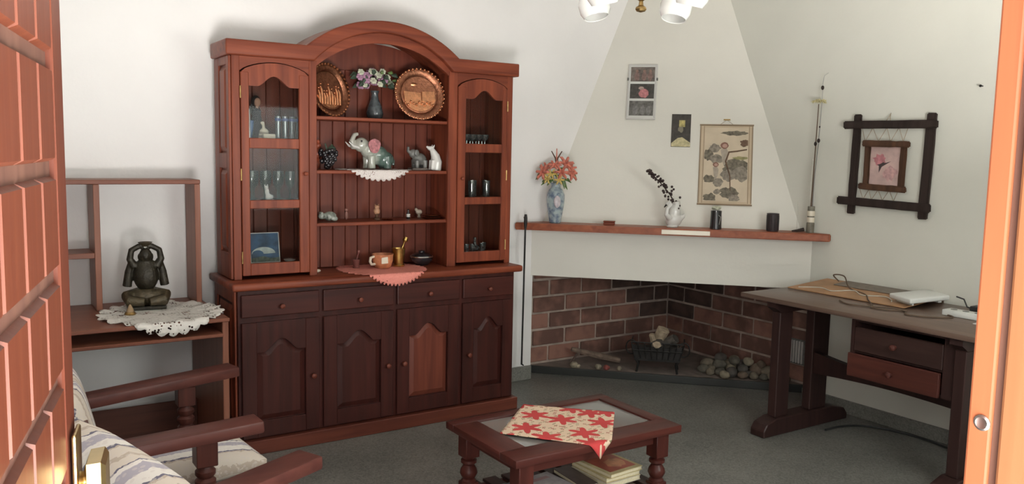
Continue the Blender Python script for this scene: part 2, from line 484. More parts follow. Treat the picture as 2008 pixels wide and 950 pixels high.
def striped(name, axis, freq):
    m, nt, b = base_mat(name)
    N = nt.nodes.new; L = nt.links.new
    tc = N('ShaderNodeTexCoord')
    sp = N('ShaderNodeSeparateXYZ'); L(tc.outputs['Object'], sp.inputs[0])
    nz = N('ShaderNodeTexNoise'); nz.inputs['Scale'].default_value = 55; nz.inputs['Detail'].default_value = 3
    L(tc.outputs['Object'], nz.inputs['Vector'])
    ml = N('ShaderNodeMath'); ml.operation = 'MULTIPLY_ADD'; ml.inputs[1].default_value = freq; L(sp.outputs[axis], ml.inputs[0])
    nd = N('ShaderNodeMath'); nd.operation = 'MULTIPLY'; nd.inputs[1].default_value = 0.12; L(nz.outputs['Fac'], nd.inputs[0])
    L(nd.outputs['Value'], ml.inputs[2])
    fr = N('ShaderNodeMath'); fr.operation = 'FRACT'; L(ml.outputs['Value'], fr.inputs[0])
    r = N('ShaderNodeValToRGB'); r.color_ramp.interpolation = 'CONSTANT'
    cream = (0.62, 0.55, 0.47, 1); lilac = (0.40, 0.37, 0.42, 1); tan = (0.46, 0.38, 0.31, 1); navy = (0.13, 0.12, 0.17, 1); white = (0.72, 0.68, 0.63, 1)
    els = [(0, cream), (0.20, tan), (0.24, navy), (0.29, white), (0.50, lilac), (0.68, white), (0.76, navy), (0.79, cream), (0.92, tan)]
    e = r.color_ramp.elements
    e[0].position, e[0].color = els[0]; e[1].position, e[1].color = els[1]
    for p, c in els[2:]:
        k = e.new(p); k.color = c
    L(fr.outputs['Value'], r.inputs['Fac'])
    # woven motif
    v = N('ShaderNodeTexVoronoi'); v.inputs['Scale'].default_value = 60; L(tc.outputs['Object'], v.inputs['Vector'])
    lt = N('ShaderNodeMath'); lt.operation = 'LESS_THAN'; lt.inputs[1].default_value = 0.33; L(v.outputs['Distance'], lt.inputs[0])
    hf = N('ShaderNodeMath'); hf.operation = 'MULTIPLY'; hf.inputs[1].default_value = 0.45; L(lt.outputs['Value'], hf.inputs[0])
    mx = N('ShaderNodeMixRGB'); mx.inputs[2].default_value = (0.60, 0.54, 0.50, 1); L(hf.outputs['Value'], mx.inputs[0]); L(r.outputs['Color'], mx.inputs[1])
    L(mx.outputs[0], b.inputs['Base Color'])
    b.inputs['Roughness'].default_value = 0.9
    return m
M['fabric_y'] = striped('striped_cushion_fabric', 'Y', 5.0)
M['fabric_z'] = striped('striped_cushion_fabric_b', 'Y', 4.2)

ORD = ['first', 'second', 'third', 'fourth', 'fifth', 'sixth', 'seventh', 'eighth', 'ninth', 'tenth', 'eleventh', 'twelfth', 'thirteenth', 'fourteenth']
def rank(pts, i):
    'place of point i counted from the left as one looks in from the door'
    k = [p[0] * .836 - p[1] * .549 for p in pts]
    return ORD[sorted(k).index(k[i])]

# ------------------------------------------------------------------ room
XL, XR, YF, YB, ZC = -1.0, 4.5, 0.40, 4.66, 2.65
HS = 0.72           # fireplace opening height
m = MB(); m.box(XL - .15, XR + .35, YF - .15, YB + .35, -.12, 0)
tag(m.build('floor', M['floor']), 'grey speckled terrazzo floor', kind='structure')
m = MB(); m.box(XL - .15, XR + .15, YF - .15, YB + .15, ZC, ZC + .1)
tag(m.build('ceiling', M['ceil']), 'plain white ceiling', kind='structure')
m = MB(); m.box(XL - .15, 3.235, YB, YB + .15, 0, ZC); m.box(3.235, XR + .15, YB, YB + .15, HS + .02, ZC)
tag(m.build('wall_back', M['wall']), 'white wall behind the cabinet', kind='structure')
m = MB(); m.box(XR, XR + .15, YF - .15, 3.385, 0, ZC); m.box(XR, XR + .15, 3.385, YB, HS + .02, ZC)
tag(m.build('wall_right', M['wall_r']), 'pale greenish white wall behind the desk', kind='structure')
m = MB(); m.box(XL - .15, XL, YF - .15, YB, 0, ZC)
tag(m.build('wall_left', M['wall']), 'white wall at the far left', kind='structure')
# front wall: doorway and an added opening beside it for the fill lamp
m = MB()
m.box(XL, -.13, YF - .15, YF, 0, ZC); m.box(-.13, .83, YF - .15, YF, 2.08, ZC)
m.box(.83, 1.9, YF - .15, YF, 0, ZC); m.box(3.0, XR, YF - .15, YF, 0, ZC)
m.box(1.9, 3.0, YF - .15, YF, 0, .95); m.box(1.9, 3.0, YF - .15, YF, 1.95, ZC)
tag(m.build('wall_front', M['wall']), 'white front wall around the open doorway', kind='structure')
m = MB(); m.box(-6, 8, -9, YF - .15, -.12, -.005)
tag(m.build('ground_outside', M['patio']), 'paved ground outside the front door', kind='structure')
m = MB(); m.box(XL, 3.235, YB - .014, YB, 0, .10, .004)
tag(m.build('baseboard_back', M['skirting']), 'grey terrazzo skirting along the back wall', kind='structure')
m = MB(); m.box(XR - .014, XR, YF, 3.385, 0, .085, .004)
tag(m.build('baseboard_right', M['skirting']), 'grey terrazzo skirting under the desk', kind='structure')
o = MB(); o.lathe([(.003, 0), (.003, .02), (.007, .022), (.007, .026)], (0, 0, 0), 8, Matrix.Rotation(-PI / 2, 4, 'Y'))
o = o.build('wall_nail', M['iron']); o.location = (XR, 2.385, 1.955)
tag(o, 'small dark nail head left in the right wall', 'nail')

# door frame (trim_1): inner bead, groove, outer casing
t = tag(thing('trim_1', 'orange varnished wooden door frame at the right edge', None, (.77, .40, 0)), kind='structure')
m = MB(); m.box(.770, .832, .3765, .398, 0, 2.05, .0025, 2); m.build('inner_stop', M['jamb'], t)
m = MB(); m.box(.7735, .832, .368, .3765, 0, 2.05); m.build('groove', M['door_rail'], t)
m = MB(); m.box(.766, .832, .24, .368, 0, 2.05, .003, 2); m.build('outer_casing', M['jamb_out'], t)
m = MB(); m.box(-.13, .832, .25, .398, 2.05, 2.085); m.build('head_board', M['jamb'], t)
m = MB(); m.box(-.13, -.085, .25, .398, 0, 2.05); m.build('hinge_post', M['jamb'], t)
m = MB(); m.lathe([(.0075, 0), (.0075, .0012), (.0055, .0022), (.003, .0014)], (.7702, .3845, 1.323), 14, Matrix.Rotation(-PI / 2, 4, 'Y')); m.build('steel_bolt_head', M['steel'], t, True)

# open door leaf (door_1): grid of raised bevelled squares
A = R(77.8)
dr = tag(thing('door_1', 'open orange-brown wooden door with rows of raised squares', None, (-.076, .40, .01), A), kind='structure')
# local frame: x along the leaf, y out of the back, visible face is y = -0.02
m = MB(); m.box(0, .785, -.010, .024, 0, 2.03, .003); m.build('leaf_core', M['door_rail'], dr, local=True)
m = MB(); m.box(.712, .786, -.0175, .026, 0, 2.03, .003); m.build('lock_stile', M['door_z'], dr, local=True)
m = MB(); m.box(-.001, .078, -.020, .026, 0, 2.03, .003); m.build('hinge_stile', M['door_z'], dr, local=True)
sq = None
for c in range(6):
    for r_ in range(16):
        x0 = .082 + .1051 * c; z0 = .062 + .1222 * r_
        if sq is None:
            mm = MB()
            out = [(0, 0), (.1, 0), (.1, .106), (0, .106)]
            mm.raised(out, -.0095, -.0175, .0045)
            sq = mm.mesh('raised_square'); sq.materials.append(M['door_z'])
        o = bpy.data.objects.new('raised_square', sq); COL.objects.link(o)
        o.parent = dr; o.location = (x0, 0, z0)
hd = MB(); hd.box(.722, .774, -.026, -.0205, 1.03, 1.20, .003, 2)
hp = hd.build('handle_plate', M['brass'], dr, local=True)
m = MB(); m.lathe([(.012, 0), (.010, .004), (.014, .007)], (.748, -.026, 1.135), 14, Matrix.Rotation(PI / 2, 4, 'X')); m.build('handle_neck', M['brass'], dr, True, local=True)
m = MB()
m.loops([[Vector((.748 + a * s_, -.026 - d, 1.135 + b * s_)) for a, b in ((-.03, -.03), (.03, -.03), (.03, .03), (-.03, .03))] for d, s_ in ((.006, .6), (.010, .95), (.026, 1.0), (.031, .8))])
m.build('handle_knob', M['brass'], dr, local=True)

# ------------------------------------------------------------------ corner fireplace
fp = thing('fireplace', 'white plastered corner fireplace with brick firebox and sloping hood', 'fireplace', (3.985, 3.985, 0))
XB, YBk = 4.67, 4.83
m = MB()
m.box(3.235, XB + .1, YBk, YBk + .1, 0, .95); m.box(XB, XB + .1, 3.385, YBk, 0, .95)
m.box(3.225, 3.235, YB + .001, YBk, 0, .95); m.box(XR + .001, XB, 3.375, 3.385, 0, .95)
m.build('mortar_backing', M['mortar'], fp)
CH, BL, BH = .1205, .272, .103
brm = {}
def put_brick(x, y, z, L_, horiz):
    cxy = (XB - x - L_ / 2) if horiz else (YBk - y - L_ / 2)
    soot = cxy < .50 and z > .25 + cxy * .35
    key = (round(L_, 3), horiz, soot)
    if key not in brm:
        mm = MB()
        if horiz: mm.box(0, L_, -.012, .02, 0, BH, .004)
        else: mm.box(-.012, .02, 0, L_, 0, BH, .004)
        me = mm.mesh('brick'); me.materials.append(M['brick_soot' if soot else 'brick']); brm[key] = me
    o = bpy.data.objects.new('brick', brm[key]); COL.objects.link(o)
    o.parent = fp
    o.location = Vector((x, y, z)) - Vector(fp.location) + Vector((random.uniform(-.002, .002), random.uniform(-.002, .002), random.uniform(-.002, .002)))
for k in range(7):
    z = .066 + CH * k
    off = (.10 if k % 2 else .245) 
    # wall along x at y = YBk
    x = 3.245
    first = True
    while x < XB - .02:
        L_ = off if first else BL
        first = False
        if x + L_ > XB - .014: L_ = XB - .014 - x
        if L_ > .04: put_brick(x, YBk, z, L_, True)
        x += L_ + .019
    y = YBk - .014
    first = True
    while y > 3.40:
        L_ = (.16 if k % 2 else .27) if first else BL
        first = False
        if y - L_ < 3.39: L_ = y - 3.39
        if L_ > .04: put_brick(XB, y - L_, z, L_, False)
        y -= L_ + .019
# hearth slab, front edge along x+y = 8.14
m = MB(); m.prism([(8.155 - YBk, YBk), (XB, YBk), (XB, 8.155 - XB)], 'xy', .0, .048); m.build('hearth_slab', M['hearth'], fp)
U = Vector((1, -1, 0)).normalized()
def diag_box(mb, s0, s1, z0, z1, u0, u1, bev=0):
    # box along the diagonal: s = x + y
    D2 = Vector((1, 1, 0)) / 2
    Mx = Matrix((U, Vector((1, 1, 0)).normalized(), Vector((0, 0, 1)))).transposed().to_4x4()
    mb.box(u0, u1, s0 / math.sqrt(2), s1 / math.sqrt(2), z0, z1, bev, 2 if bev else 1, Mx)
m = MB(); diag_box(m, 8.125, 8.153, 0, .052, (8.14 - 2 * YBk) / math.sqrt(2) + .005, (2 * XB - 8.14) / math.sqrt(2) - .005, .004)
m.build('hearth_kerb', M['hearth_edge'], fp)
# lower hood band (vertical face x+y = 7.88)
m = MB(); m.prism([(7.88 - YB, YB), (7.88 - YB + .12, YB + .0), (XR, 7.88 - XR + .12), (XR, 7.88 - XR)], 'xy', HS + .007, 1.045)
m.build('hood_band', M['hood'], fp)
# sloped upper hood
k_ = .445
def hood_s(z): return 7.97 + k_ * (z - 1.09)
v = []
for z in (1.045, ZC):
    s_ = hood_s(z)
    v += [(s_ - YB, YB, z), (XR, s_ - XR, z), (XR, YB, z)]
m = MB(); m._add(v, [(0, 1, 4, 3), (0, 2, 1), (3, 4, 5), (0, 3, 5, 2), (1, 2, 5, 4)])
m.build('hood_slope', M['hood'], fp)
# small vent grille on the firebox side behind the desk legs
gv = MB(); gv.box(XB - .02, XB - .013, 3.50, 3.64, .18, .35, .002)
gr = gv.build('vent_plate', M['grey_cer'], fp)
for i in range(6):
    s_ = MB(); s_.box(XB - .032, XB - .02, 3.512 + i * .022, 3.520 + i * .022, .19, .34); s_.build('vent_slat', M['paper'], gr)

# mantel shelf
S2 = math.sqrt(2)
mt = thing('mantel_shelf', 'long reddish-brown wooden mantel shelf across the corner fireplace', 'shelf', (3.79, 3.91, 1.05))
Mx = Matrix((U, Vector((1, 1, 0)).normalized(), Vector((0, 0, 1)))).transposed()
def hood_pt(u, s, z): return Vector((s / 2, s / 2, z)) + U * u
u_l, u_r = (3.065 - 4.635) / S2, (4.495 - 3.205) / S2
plan = [(3.065, 4.635), (3.09, 4.655), (3.31, 4.655), (4.49, 3.475), (4.49, 3.235), (4.467, 3.233)]
m = MB(); m.prism(plan, 'xy', 1.047, 1.094)
es = list(m.bm.edges); bmesh.ops.bevel(m.bm, geom=es, offset=.006, segments=2, affect='EDGES')
m.build('board', M['mantel'], mt, True)
m = MB(); diag_box(m, 7.688, 7.699, 1.056, 1.085, (3.745 - 3.955) / S2, (3.96 - 3.74) / S2, .002)  # cream strip that paints a glint onto the mantel edge
o = m.build('pale_glint_strip', M['cream_cer'], mt); o['label'] = 'pale painted glint on the front edge'

# ------------------------------------------------------------------ china cabinet
def cath(x0, x1, z0, z1, rise, n=16, flat=.22, top_only=False):
    """outline with a cathedral-arched top; z1 is the shoulder height"""
    top = []
    for i in range(n + 1):
        t = -1 + 2 * i / n
        w = 1 - flat
        b = .5 * (1 + math.cos(PI * t / w)) if abs(t) < w else 0
        top.append((x0 + (x1 - x0) * i / n, z1 + rise * b ** .8))
    if top_only: return top
    return [(x0, z0)] + [(x0, p[1]) if i == 0 else p for i, p in enumerate(top)] + [(x1, z0)]

cab = thing('china_cabinet', 'large red-brown wooden china cabinet with arched top and glazed side doors', 'cabinet', (1.95, 4.36, 0))
m = MB(); m.box(1.10, 2.785, 4.14, 4.585, 0, .073, .004, 1); m.build('plinth', M['cab_mx'], cab)
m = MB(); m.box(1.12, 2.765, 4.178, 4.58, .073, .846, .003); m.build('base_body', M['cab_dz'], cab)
m = MB(); m.box(1.085, 2.80, 4.132, 4.60, .846, .885, .012, 3); m.build('counter_top', M['cab_x'], cab, True)
cols = [(1.135, 1.537), (1.560, 1.962), (1.985, 2.380), (2.403, 2.752)]
def knob(mb, x, y, z, r=.013, M_=None):
    mb.lathe([(r * .45, 0), (r * .4, r * .8), (r, r * 1.3), (r * .95, r * 1.9), (r * .4, r * 2.3)], (x, y, z), 12, Matrix.Rotation(PI / 2, 4, 'X') if M_ is None else M_)
for i, (a, b) in enumerate(cols):
    m = MB(); m.box(a, b, 4.158, 4.178, .708, .822, .005, 2)
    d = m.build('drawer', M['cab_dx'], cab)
    m = MB(); knob(m, (a + b) / 2, 4.158, .757); m.build('knob', M['cab_mz'], d, True)
    # arched panel door
    z0, z1, st = .083, .680, .075
    m = MB()
    m.box(a, a + st, 4.158, 4.178, z0, z1, .003); m.box(b - st, b, 4.158, 4.178, z0, z1, .003)
    m.box(a + st, b - st, 4.160, 4.178, z0, z0 + .085, .002)
    arch = cath(a + st, b - st, 0, .525, .065, 20, .28, True)
    m.prism([(a + st, z1)] + arch + [(b - st, z1)], 'xz', 4.160, 4.178)
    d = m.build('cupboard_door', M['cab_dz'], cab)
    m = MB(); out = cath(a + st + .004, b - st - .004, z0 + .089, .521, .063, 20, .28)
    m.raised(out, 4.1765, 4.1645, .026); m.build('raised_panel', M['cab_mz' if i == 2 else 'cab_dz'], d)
    kx = b - st * .5 if i < 2 else a + st * .5
    m = MB(); knob(m, kx, 4.158, .374, .014); m.build('knob', M['cab_mz'], d, True)
m = MB(); m.raised([(4.245, .16), (4.51, .16), (4.51, .76), (4.245, .76)], 1.119, 1.108, .03, 'yz'); m.build('side_panel', M['cab_z'], cab)
m = MB(); m.box(1.108, 1.119, 4.19, 4.23, .08, .84, .002); m.box(1.108, 1.119, 4.525, 4.575, .08, .84, .002)
m.box(1.108, 1.119, 4.23, 4.525, .78, .84, .002); m.box(1.108, 1.119, 4.23, 4.525, .08, .14, .002); m.build('side_frame', M['cab_z'], cab)
# hutch
HY = 4.27
m = MB(); m.box(1.13, 1.155, HY, 4.55, .885, 2.01); m.build('side_wall', M['cab_z'], cab)
m = MB(); m.box(2.755, 2.785, HY, 4.55, .885, 2.01); m.build('side_wall', M['cab_z'], cab)
for x in (1.543, 2.372):
    m = MB(); m.box(x, x + .018, HY + .02, 4.52, .885, 2.03); m.build('divider', M['cab_z'], cab)
for z0, z1 in ((1.535, 1.955), (1.03, 1.44)):
    m = MB(); m.raised([(4.325, z0), (4.455, z0), (4.455, z1), (4.325, z1)], 1.1285, 1.116, .022, 'yz'); m.build('side_panel', M['cab_z'], cab)
m = MB(); m.box(1.117, 1.1295, 4.272, 4.318, .89, 2.005, .002); m.box(1.117, 1.1295, 4.462, 4.545, .89, 2.005, .002)
for z0, z1 in ((.89, 1.02), (1.45, 1.525), (1.965, 2.005)): m.box(1.117, 1.1295, 4.318, 4.462, z0, z1, .002)
m.build('side_frame', M['cab_z'], cab)
# face frame stiles with arched heads over the doors
for x0, x1 in ((1.13, 1.170), (1.524, 1.566), (2.350, 2.408), (2.748, 2.786)):
    m = MB(); m.box(x0, x1, HY - .006, HY + .018, .885, 2.01, .003); m.build('face_stile', M['cab_z'], cab)
for x0, x1 in ((1.17, 1.524), (2.408, 2.748)):
    n = 16
    arc = [(x0 + (x1 - x0) * i / n, 1.935 + .05 * math.sin(PI * i / n) ** .7) for i in range(n + 1)]
    m = MB(); m.prism([(x0, 2.01)] + arc + [(x1, 2.01)], 'xz', HY - .004, HY + .018); m.build('face_arch', M['cab_x'], cab)
# glazed doors
for side, (x0, x1, p0, p1, kx, kz) in enumerate(((1.173, 1.521, 1.213, 1.470, 1.499, 1.425), (2.411, 2.745, 2.462, 2.714, 2.436, 1.401))):
    m = MB()
    za, zb = .905, 1.932
    n = 16
    m.box(x0, p0, HY - .012, HY + .012, za, 1.93, .003); m.box(p1, x1, HY - .012, HY + .012, za, 1.93, .003)
    for a, b in ((za, .966), (1.247, 1.290), (1.552, 1.604)):
        m.box(p0, p1, HY - .010, HY + .012, a, b, .003)
    low = cath(p0, p1, 0, 1.862, .052, 20, .36, True)
    top = [(x1 + (x0 - x1) * i / n, 1.93 + .050 * math.sin(PI * i / n) ** .7) for i in range(n + 1)]
    m.prism(low + [(p1, 1.925), (x1, 1.925)] + top[1:-1] + [(x0, 1.925), (p0, 1.925)], 'xz', HY - .010, HY + .012)
    d = m.build('glazed_door', M['cab_z'], cab)
    for a, b in ((.962, 1.251), (1.286, 1.556)):
        m = MB(); m.box(p0 - .003, p1 + .003, HY + .002, HY + .005, a, b); m.build('glass_pane', M['pane'], d)
    m = MB(); m.prism(cath(p0, p1, 1.60, 1.864, .052, 20, .36), 'xz', HY + .002, HY + .005); m.build('glass_pane', M['pane'], d)
    m = MB(); knob(m, kx, HY - .012, kz, .011); m.build('knob', M['cab_z'], d, True)
    hx = x0 - .002 if side == 0 else x1 + .002
    for z in (1.0, 1.42, 1.83):
        m = MB(); m.lathe([(.004, -.03), (.004, .03)], (hx, HY - .012, z), 8); m.build('hinge', M['brass_old'], d, True)
# back boards
x = 1.157
while x < 2.75:
    w = min(.0745, 2.754 - x)
    m = MB(); m.box(x, x + w - .003, 4.522, 4.535, .887, 2.0, .003); m.build('back_plank', M['cab_mz'], cab)
    x += .0745
m = MB(); m.box(1.157, 2.754, 4.535, 4.548, .887, 2.02)
m.prism([(1.56, 2.0), (2.37, 2.0)] + [(1.965 + .405 * math.cos(a), 2.0 + .16 * math.sin(a)) for a in [PI * i / 16 for i in range(1, 16)]], 'xz', 4.53, 4.548)
m.build('back_board', M['cab_mz'], cab)
for z in (1.728, 1.443, 1.161):
    m = MB(); m.box(1.562, 2.371, HY + .012, 4.521, z - .018, z, .003); m.build('shelf', M['cab_x'], cab)
for x0, x1 in ((1.156, 1.542), (2.391, 2.754)):
    for z in (1.595, 1.285, .955):
        m = MB(); m.box(x0, x1, HY + .016, 4.521, z - .016, z, .002); m.build('side_shelf', M['cab_x'], cab)
# cornice and arch
def arc_pts(xa, xb, zs, rise, n=28):
    c = (xa + xb) / 2; h = (xb - xa) / 2
    rad = (h * h + rise * rise) / (2 * rise)
    zc = zs + rise - rad
    a0 = math.asin(h / rad)
    return [(c + rad * math.sin(-a0 + 2 * a0 * i / n), zc + rad * math.cos(-a0 + 2 * a0 * i / n)) for i in range(n + 1)]
outer = [(1.098, 2.083)] + arc_pts(1.505, 2.402, 2.083, .165) + [(2.812, 2.083)]
inner = [(1.098, 2.006)] + arc_pts(1.545, 2.365, 2.006, .178) + [(2.812, 2.006)]
m = MB()
nn = len(outer)
for y0, y1, dz in ((4.235, 4.545, 0),):
    v = [(p[0], y0, p[1]) for p in outer] + [(p[0], y0, p[1]) for p in inner] + [(p[0], y1, p[1]) for p in outer] + [(p[0], y1, p[1]) for p in inner]
    f = []
    for i in range(nn - 1):
        f += [(i, i + 1, nn + i + 1, nn + i), (2 * nn + i, 3 * nn + i, 3 * nn + i + 1, 2 * nn + i + 1),
              (i, 2 * nn + i, 2 * nn + i + 1, i + 1), (nn + i, nn + i + 1, 3 * nn + i + 1, 3 * nn + i)]
    f += [(0, nn, 3 * nn, 2 * nn), (nn - 1, 3 * nn - 1, 4 * nn - 1, 2 * nn - 1)]
    m._add(v, f)
bmesh.ops.recalc_face_normals(m.bm, faces=m.bm.faces)
es = [e for e in m.bm.edges if len(e.link_faces) == 2 and e.calc_face_angle() > .9]
bmesh.ops.bevel(m.bm, geom=es, offset=.010, segments=3, affect='EDGES', profile=.6)
m.build('cornice', M['cab_x'], cab, True)
up = arc_pts(1.545, 2.372, 2.008, .176); lo = arc_pts(1.566, 2.350, 1.985, .145)
m = MB(); m.prism(up + lo[::-1], 'xz', HY - .004, HY + .016); m.build('arched_valance', M['cab_x'], cab)

# ------------------------------------------------------------------ things on the open shelves
def plate(x, z, r, label, relief, tilt, rz, y):
    root = thing('copper_plate', label, 'plate', (x, y, z))
    root.rotation_euler = (R(90 - tilt), 0, rz)
    zc = r
    def Mloc(): return None
    m = MB(); m.lathe([(r * .72, 0), (r * .80, .012), (r * .97, .016), (r, .019), (r * .97, .021), (r * .79, .0165), (r * .71, .005)], (0, r, 0), 44, None, (False, False))
    m.build('rim', M['copper_dark'], root, True, True)
    m = MB(); m.lathe([(.001, -.001), (r * .72, -.001), (r * .725, .006), (r * .70, .0075), (r * .66, .006), (.001, .006)], (0, r, 0), 44, None, (False, False))
    m.build('well', M['copper_dark'], root, True, True)
    for i in range(38):
        a = 2 * PI * i / 38
        if i == 0:
            b = MB(); b.ball((0, 0, 0), r * .052, 7, 5); bm_ = b.mesh('rim_bead'); bm_.materials.append(M['copper'])
        o = bpy.data.objects.new('rim_bead', bm_); COL.objects.link(o); o.parent = root
        o.location = (r * .97 * math.cos(a), r + r * .97 * math.sin(a), .020)
    m = MB()
    relief(m, r)
    m.build('relief', M['copper'], root, True, True)
    m = MB(); n_ = 26
    arc_ = [(.66 * r * math.cos(PI + .35 + (PI - .7) * i / n_), r + .66 * r * math.sin(PI + .35 + (PI - .7) * i / n_)) for i in range(n_ + 1)]
    m.prism(arc_, 'xy', .0062, .0085); m.build('relief_ground', M['copper'], root, False, True)
    return root
def relief_town(m, r):
    m.prism([(-r * .6, -.25 * r), (r * .05, -.28 * r), (.05 * r, .05 * r), (-.62 * r, .1 * r)], 'xy', .006, .0105, Matrix.Translation((0, r, 0)))
    m.prism([(r * .08, -.3 * r), (r * .62, -.25 * r), (.6 * r, .12 * r), (.1 * r, .1 * r)], 'xy', .006, .014, Matrix.Translation((0, r, 0)))
    for i in range(11):
        a = -.58 + i * .11
        m.ball((a * r, r - .36 * r - .06 * r * math.sin(i * 2.1), .010), (.045 * r, .06 * r, .007), 8, 5)
    m.ball((-.2 * r, 1.38 * r, .005), (.14 * r, .07 * r, .005), 8, 5)
    for i in range(6):
        m.tube([(-.5 * r + .18 * i * r, .62 * r, .006), (-.4 * r + .18 * i * r, .52 * r - .02 * r * (i % 2), .006)], .004, 6)
def relief_figures(m, r):
    for i in range(9):
        a = -.55 + i * .13
        h = .25 + .16 * math.sin(i * 1.9)
        m.tube([(a * r, .45 * r, .006), ((a + .05) * r, (.55 + h) * r, .007), ((a + .02) * r, (.72 + h) * r, .006)], [.05 * r, .06 * r, .03 * r], 7)
        m.ball(((a + .03) * r, (.80 + h) * r, .008), .045 * r, 7, 5)
plate(1.702, 1.729, .148, 'copper plate embossed with figures, leaning at the left of the top shelf', relief_figures, 12, R(25), 4.40)
plate(2.206, 1.729, .150, 'copper plate embossed with a house, beside the flower vase on the top shelf', relief_town, 12, R(-8), 4.335)

def bouquet(root, c, rx, ry, rz, specs, n, seed):
    rnd = random.Random(seed)
    for i in range(n):
        a = rnd.uniform(0, 2 * PI); t = math.sqrt(rnd.random()); ph = rnd.uniform(-.2, 1)
        p = Vector((c[0] + rx * t * math.cos(a), c[1] + ry * t * math.sin(a), c[2] + rz * ph * math.sqrt(max(0.05, 1 - t * t * .7))))
        nm, mt_, s_ = specs[i % len(specs)]
        m = MB()
        if nm == 'blossom':
            for k in range(6):
                b = 2 * PI * k / 6
                m.ball(p + Vector((math.cos(b) * s_ * .6, math.sin(b) * s_ * .35, math.sin(b) * s_ * .55)), (s_ * .5, s_ * .35, s_ * .45), 7, 5)
            m.ball(p, s_ * .4, 7, 5)
        else:
            q = p + Vector((math.cos(a) * s_ * 1.3, math.sin(a) * s_ * .6, -s_ * .4))
            m.tube([p, (p + q) / 2 + Vector((0, 0, s_ * .2)), q], [s_ * .1, s_ * .4, s_ * .05], 6)
        m.build(nm, M[mt_], root, True)
vz = thing('flower_vase', 'dark slender vase of pink and white artificial flowers on the top shelf', 'vase', (1.972, 4.445, 1.729))
m = MB(); m.lathe([(.036, 0), (.042, .004), (.050, .03), (.040, .07), (.022, .115), (.019, .14), (.026, .158), (.022, .157), (.016, .14), (.015, .03)], (1.972, 4.445, 1.729), 20, None, (True, True))
m.build('vase_body', plain('blue_grey_glaze', (0.045, 0.055, 0.06, 1), .25, coat=.5, var=.4, vscale=60), vz, True)
bouquet(vz, (1.966, 4.44, 1.925), .115, .05, .085, [('blossom', 'pink', .022), ('leaf', 'leaf_dark', .035), ('blossom', 'whitepet', .020), ('leaf', 'leaf', .03), ('leaf', 'leaf_dark', .04), ('blossom', 'pink', .024), ('leaf', 'leaf_dark', .038), ('blossom', 'whitepet', .018)], 60, 3)

# dark bead cluster and red figurine
gp = thing('grape_ornament', 'black shiny grape cluster ornament at the left of the second shelf', 'ornament', (1.675, 4.40, 1.444))
rnd = random.Random(5)
bd = MB(); bd.ball((0, 0, 0), .0125, 9, 6); bdm = bd.mesh('grape'); bdm.materials.append(M['dark_gl']); bdm.polygons.foreach_set('use_smooth', [True] * len(bdm.polygons))
for i in range(64):
    h = rnd.random(); w = .052 * math.sin(PI * min(1, .25 + .75 * (1 - h) ** .8)) + .006
    a = rnd.uniform(0, 2 * PI); t = rnd.uniform(.5, 1)
    o = bpy.data.objects.new('grape', bdm); COL.objects.link(o); o.parent = gp
    o.location = (w * t * math.cos(a), .7 * w * t * math.sin(a), .0125 + h * .095)
m = MB(); m.tube([(1.675, 4.40, 1.545), (1.668, 4.40, 1.565), (1.66, 4.395, 1.585)], [.006, .005, .004], 6); m.tube([(1.67, 4.40, 1.55), (1.70, 4.39, 1.57), (1.715, 4.385, 1.56)], [.003, .016, .002], 6); m.build('stalk', M['leaf_dark'], gp, True)
def figurine(name, label, loc, shapes, mat, cat='figurine', vox=.0035, group=None):
    m = MB()
    for s_ in shapes:
        if s_[0] == 'b': m.ball(Vector(loc) + Vector(s_[1]), s_[2], 12, 8)
        else: m.tube([Vector(loc) + Vector(p) for p in s_[1]], s_[2], 8)
    o = fuse(m, vox, 2).build(name, mat, None, True, angle=80)
    zmin = min(v.co.z for v in o.data.vertices)
    o.data.transform(Matrix.Translation((0, 0, loc[2] - zmin)))
    base_origin(o, loc)
    return tag(o, label, cat, group)
figurine('rooster_figurine', 'small orange-red figurine standing behind the black grape ornament', (1.640, 4.475, 1.444), [('b', (0, 0, .035), (.024, .02, .035)), ('b', (.004, 0, .09), (.018, .016, .028)), ('b', (.008, 0, .13), .018), ('b', (.01, 0, .152), (.01, .008, .012))], plain('red_glaze', (0.30, 0.07, 0.035, 1), .35, var=.4, vscale=60))

# elephant with raised trunk
def elephant_mat():
    m_, nt, b = base_mat('painted_elephant')
    N = nt.nodes.new; L = nt.links.new
    tc = N('ShaderNodeTexCoord'); sp = N('ShaderNodeSeparateXYZ'); L(tc.outputs['Object'], sp.inputs[0])
    nz = N('ShaderNodeTexNoise'); nz.inputs['Scale'].default_value = 22; L(tc.outputs['Object'], nz.inputs['Vector'])
    ad = N('ShaderNodeMath'); ad.operation = 'MULTIPLY_ADD'; ad.inputs[1].default_value = .07; L(nz.outputs['Fac'], ad.inputs[0]); L(sp.outputs['X'], ad.inputs[2])
    mr = N('ShaderNodeMapRange'); mr.inputs['From Min'].default_value = -.15; mr.inputs['From Max'].default_value = .16; L(ad.outputs['Value'], mr.inputs['Value'])
    r = N('ShaderNodeValToRGB'); e = r.color_ramp.elements
    e[0].color = (.42, .40, .35, 1); e[0].position = .0; e[1].color = (.035, .062, .055, 1); e[1].position = 1
    k = e.new(.50); k.color = (.34, .36, .31, 1); k = e.new(.64); k.color = (.085, .13, .11, 1)
    L(mr.outputs['Result'], r.inputs['Fac']); L(r.outputs['Color'], b.inputs['Base Color'])
    b.inputs['Roughness'].default_value = .22; b.inputs['Coat Weight'].default_value = .4
    return m_
E0 = Vector((1.955, 4.395, 1.4475))
el = thing('elephant_figurine', 'large painted green and white elephant figurine with raised trunk', 'figurine', tuple(E0))
m = MB()
Q = lambda *p: E0 + Vector(p)
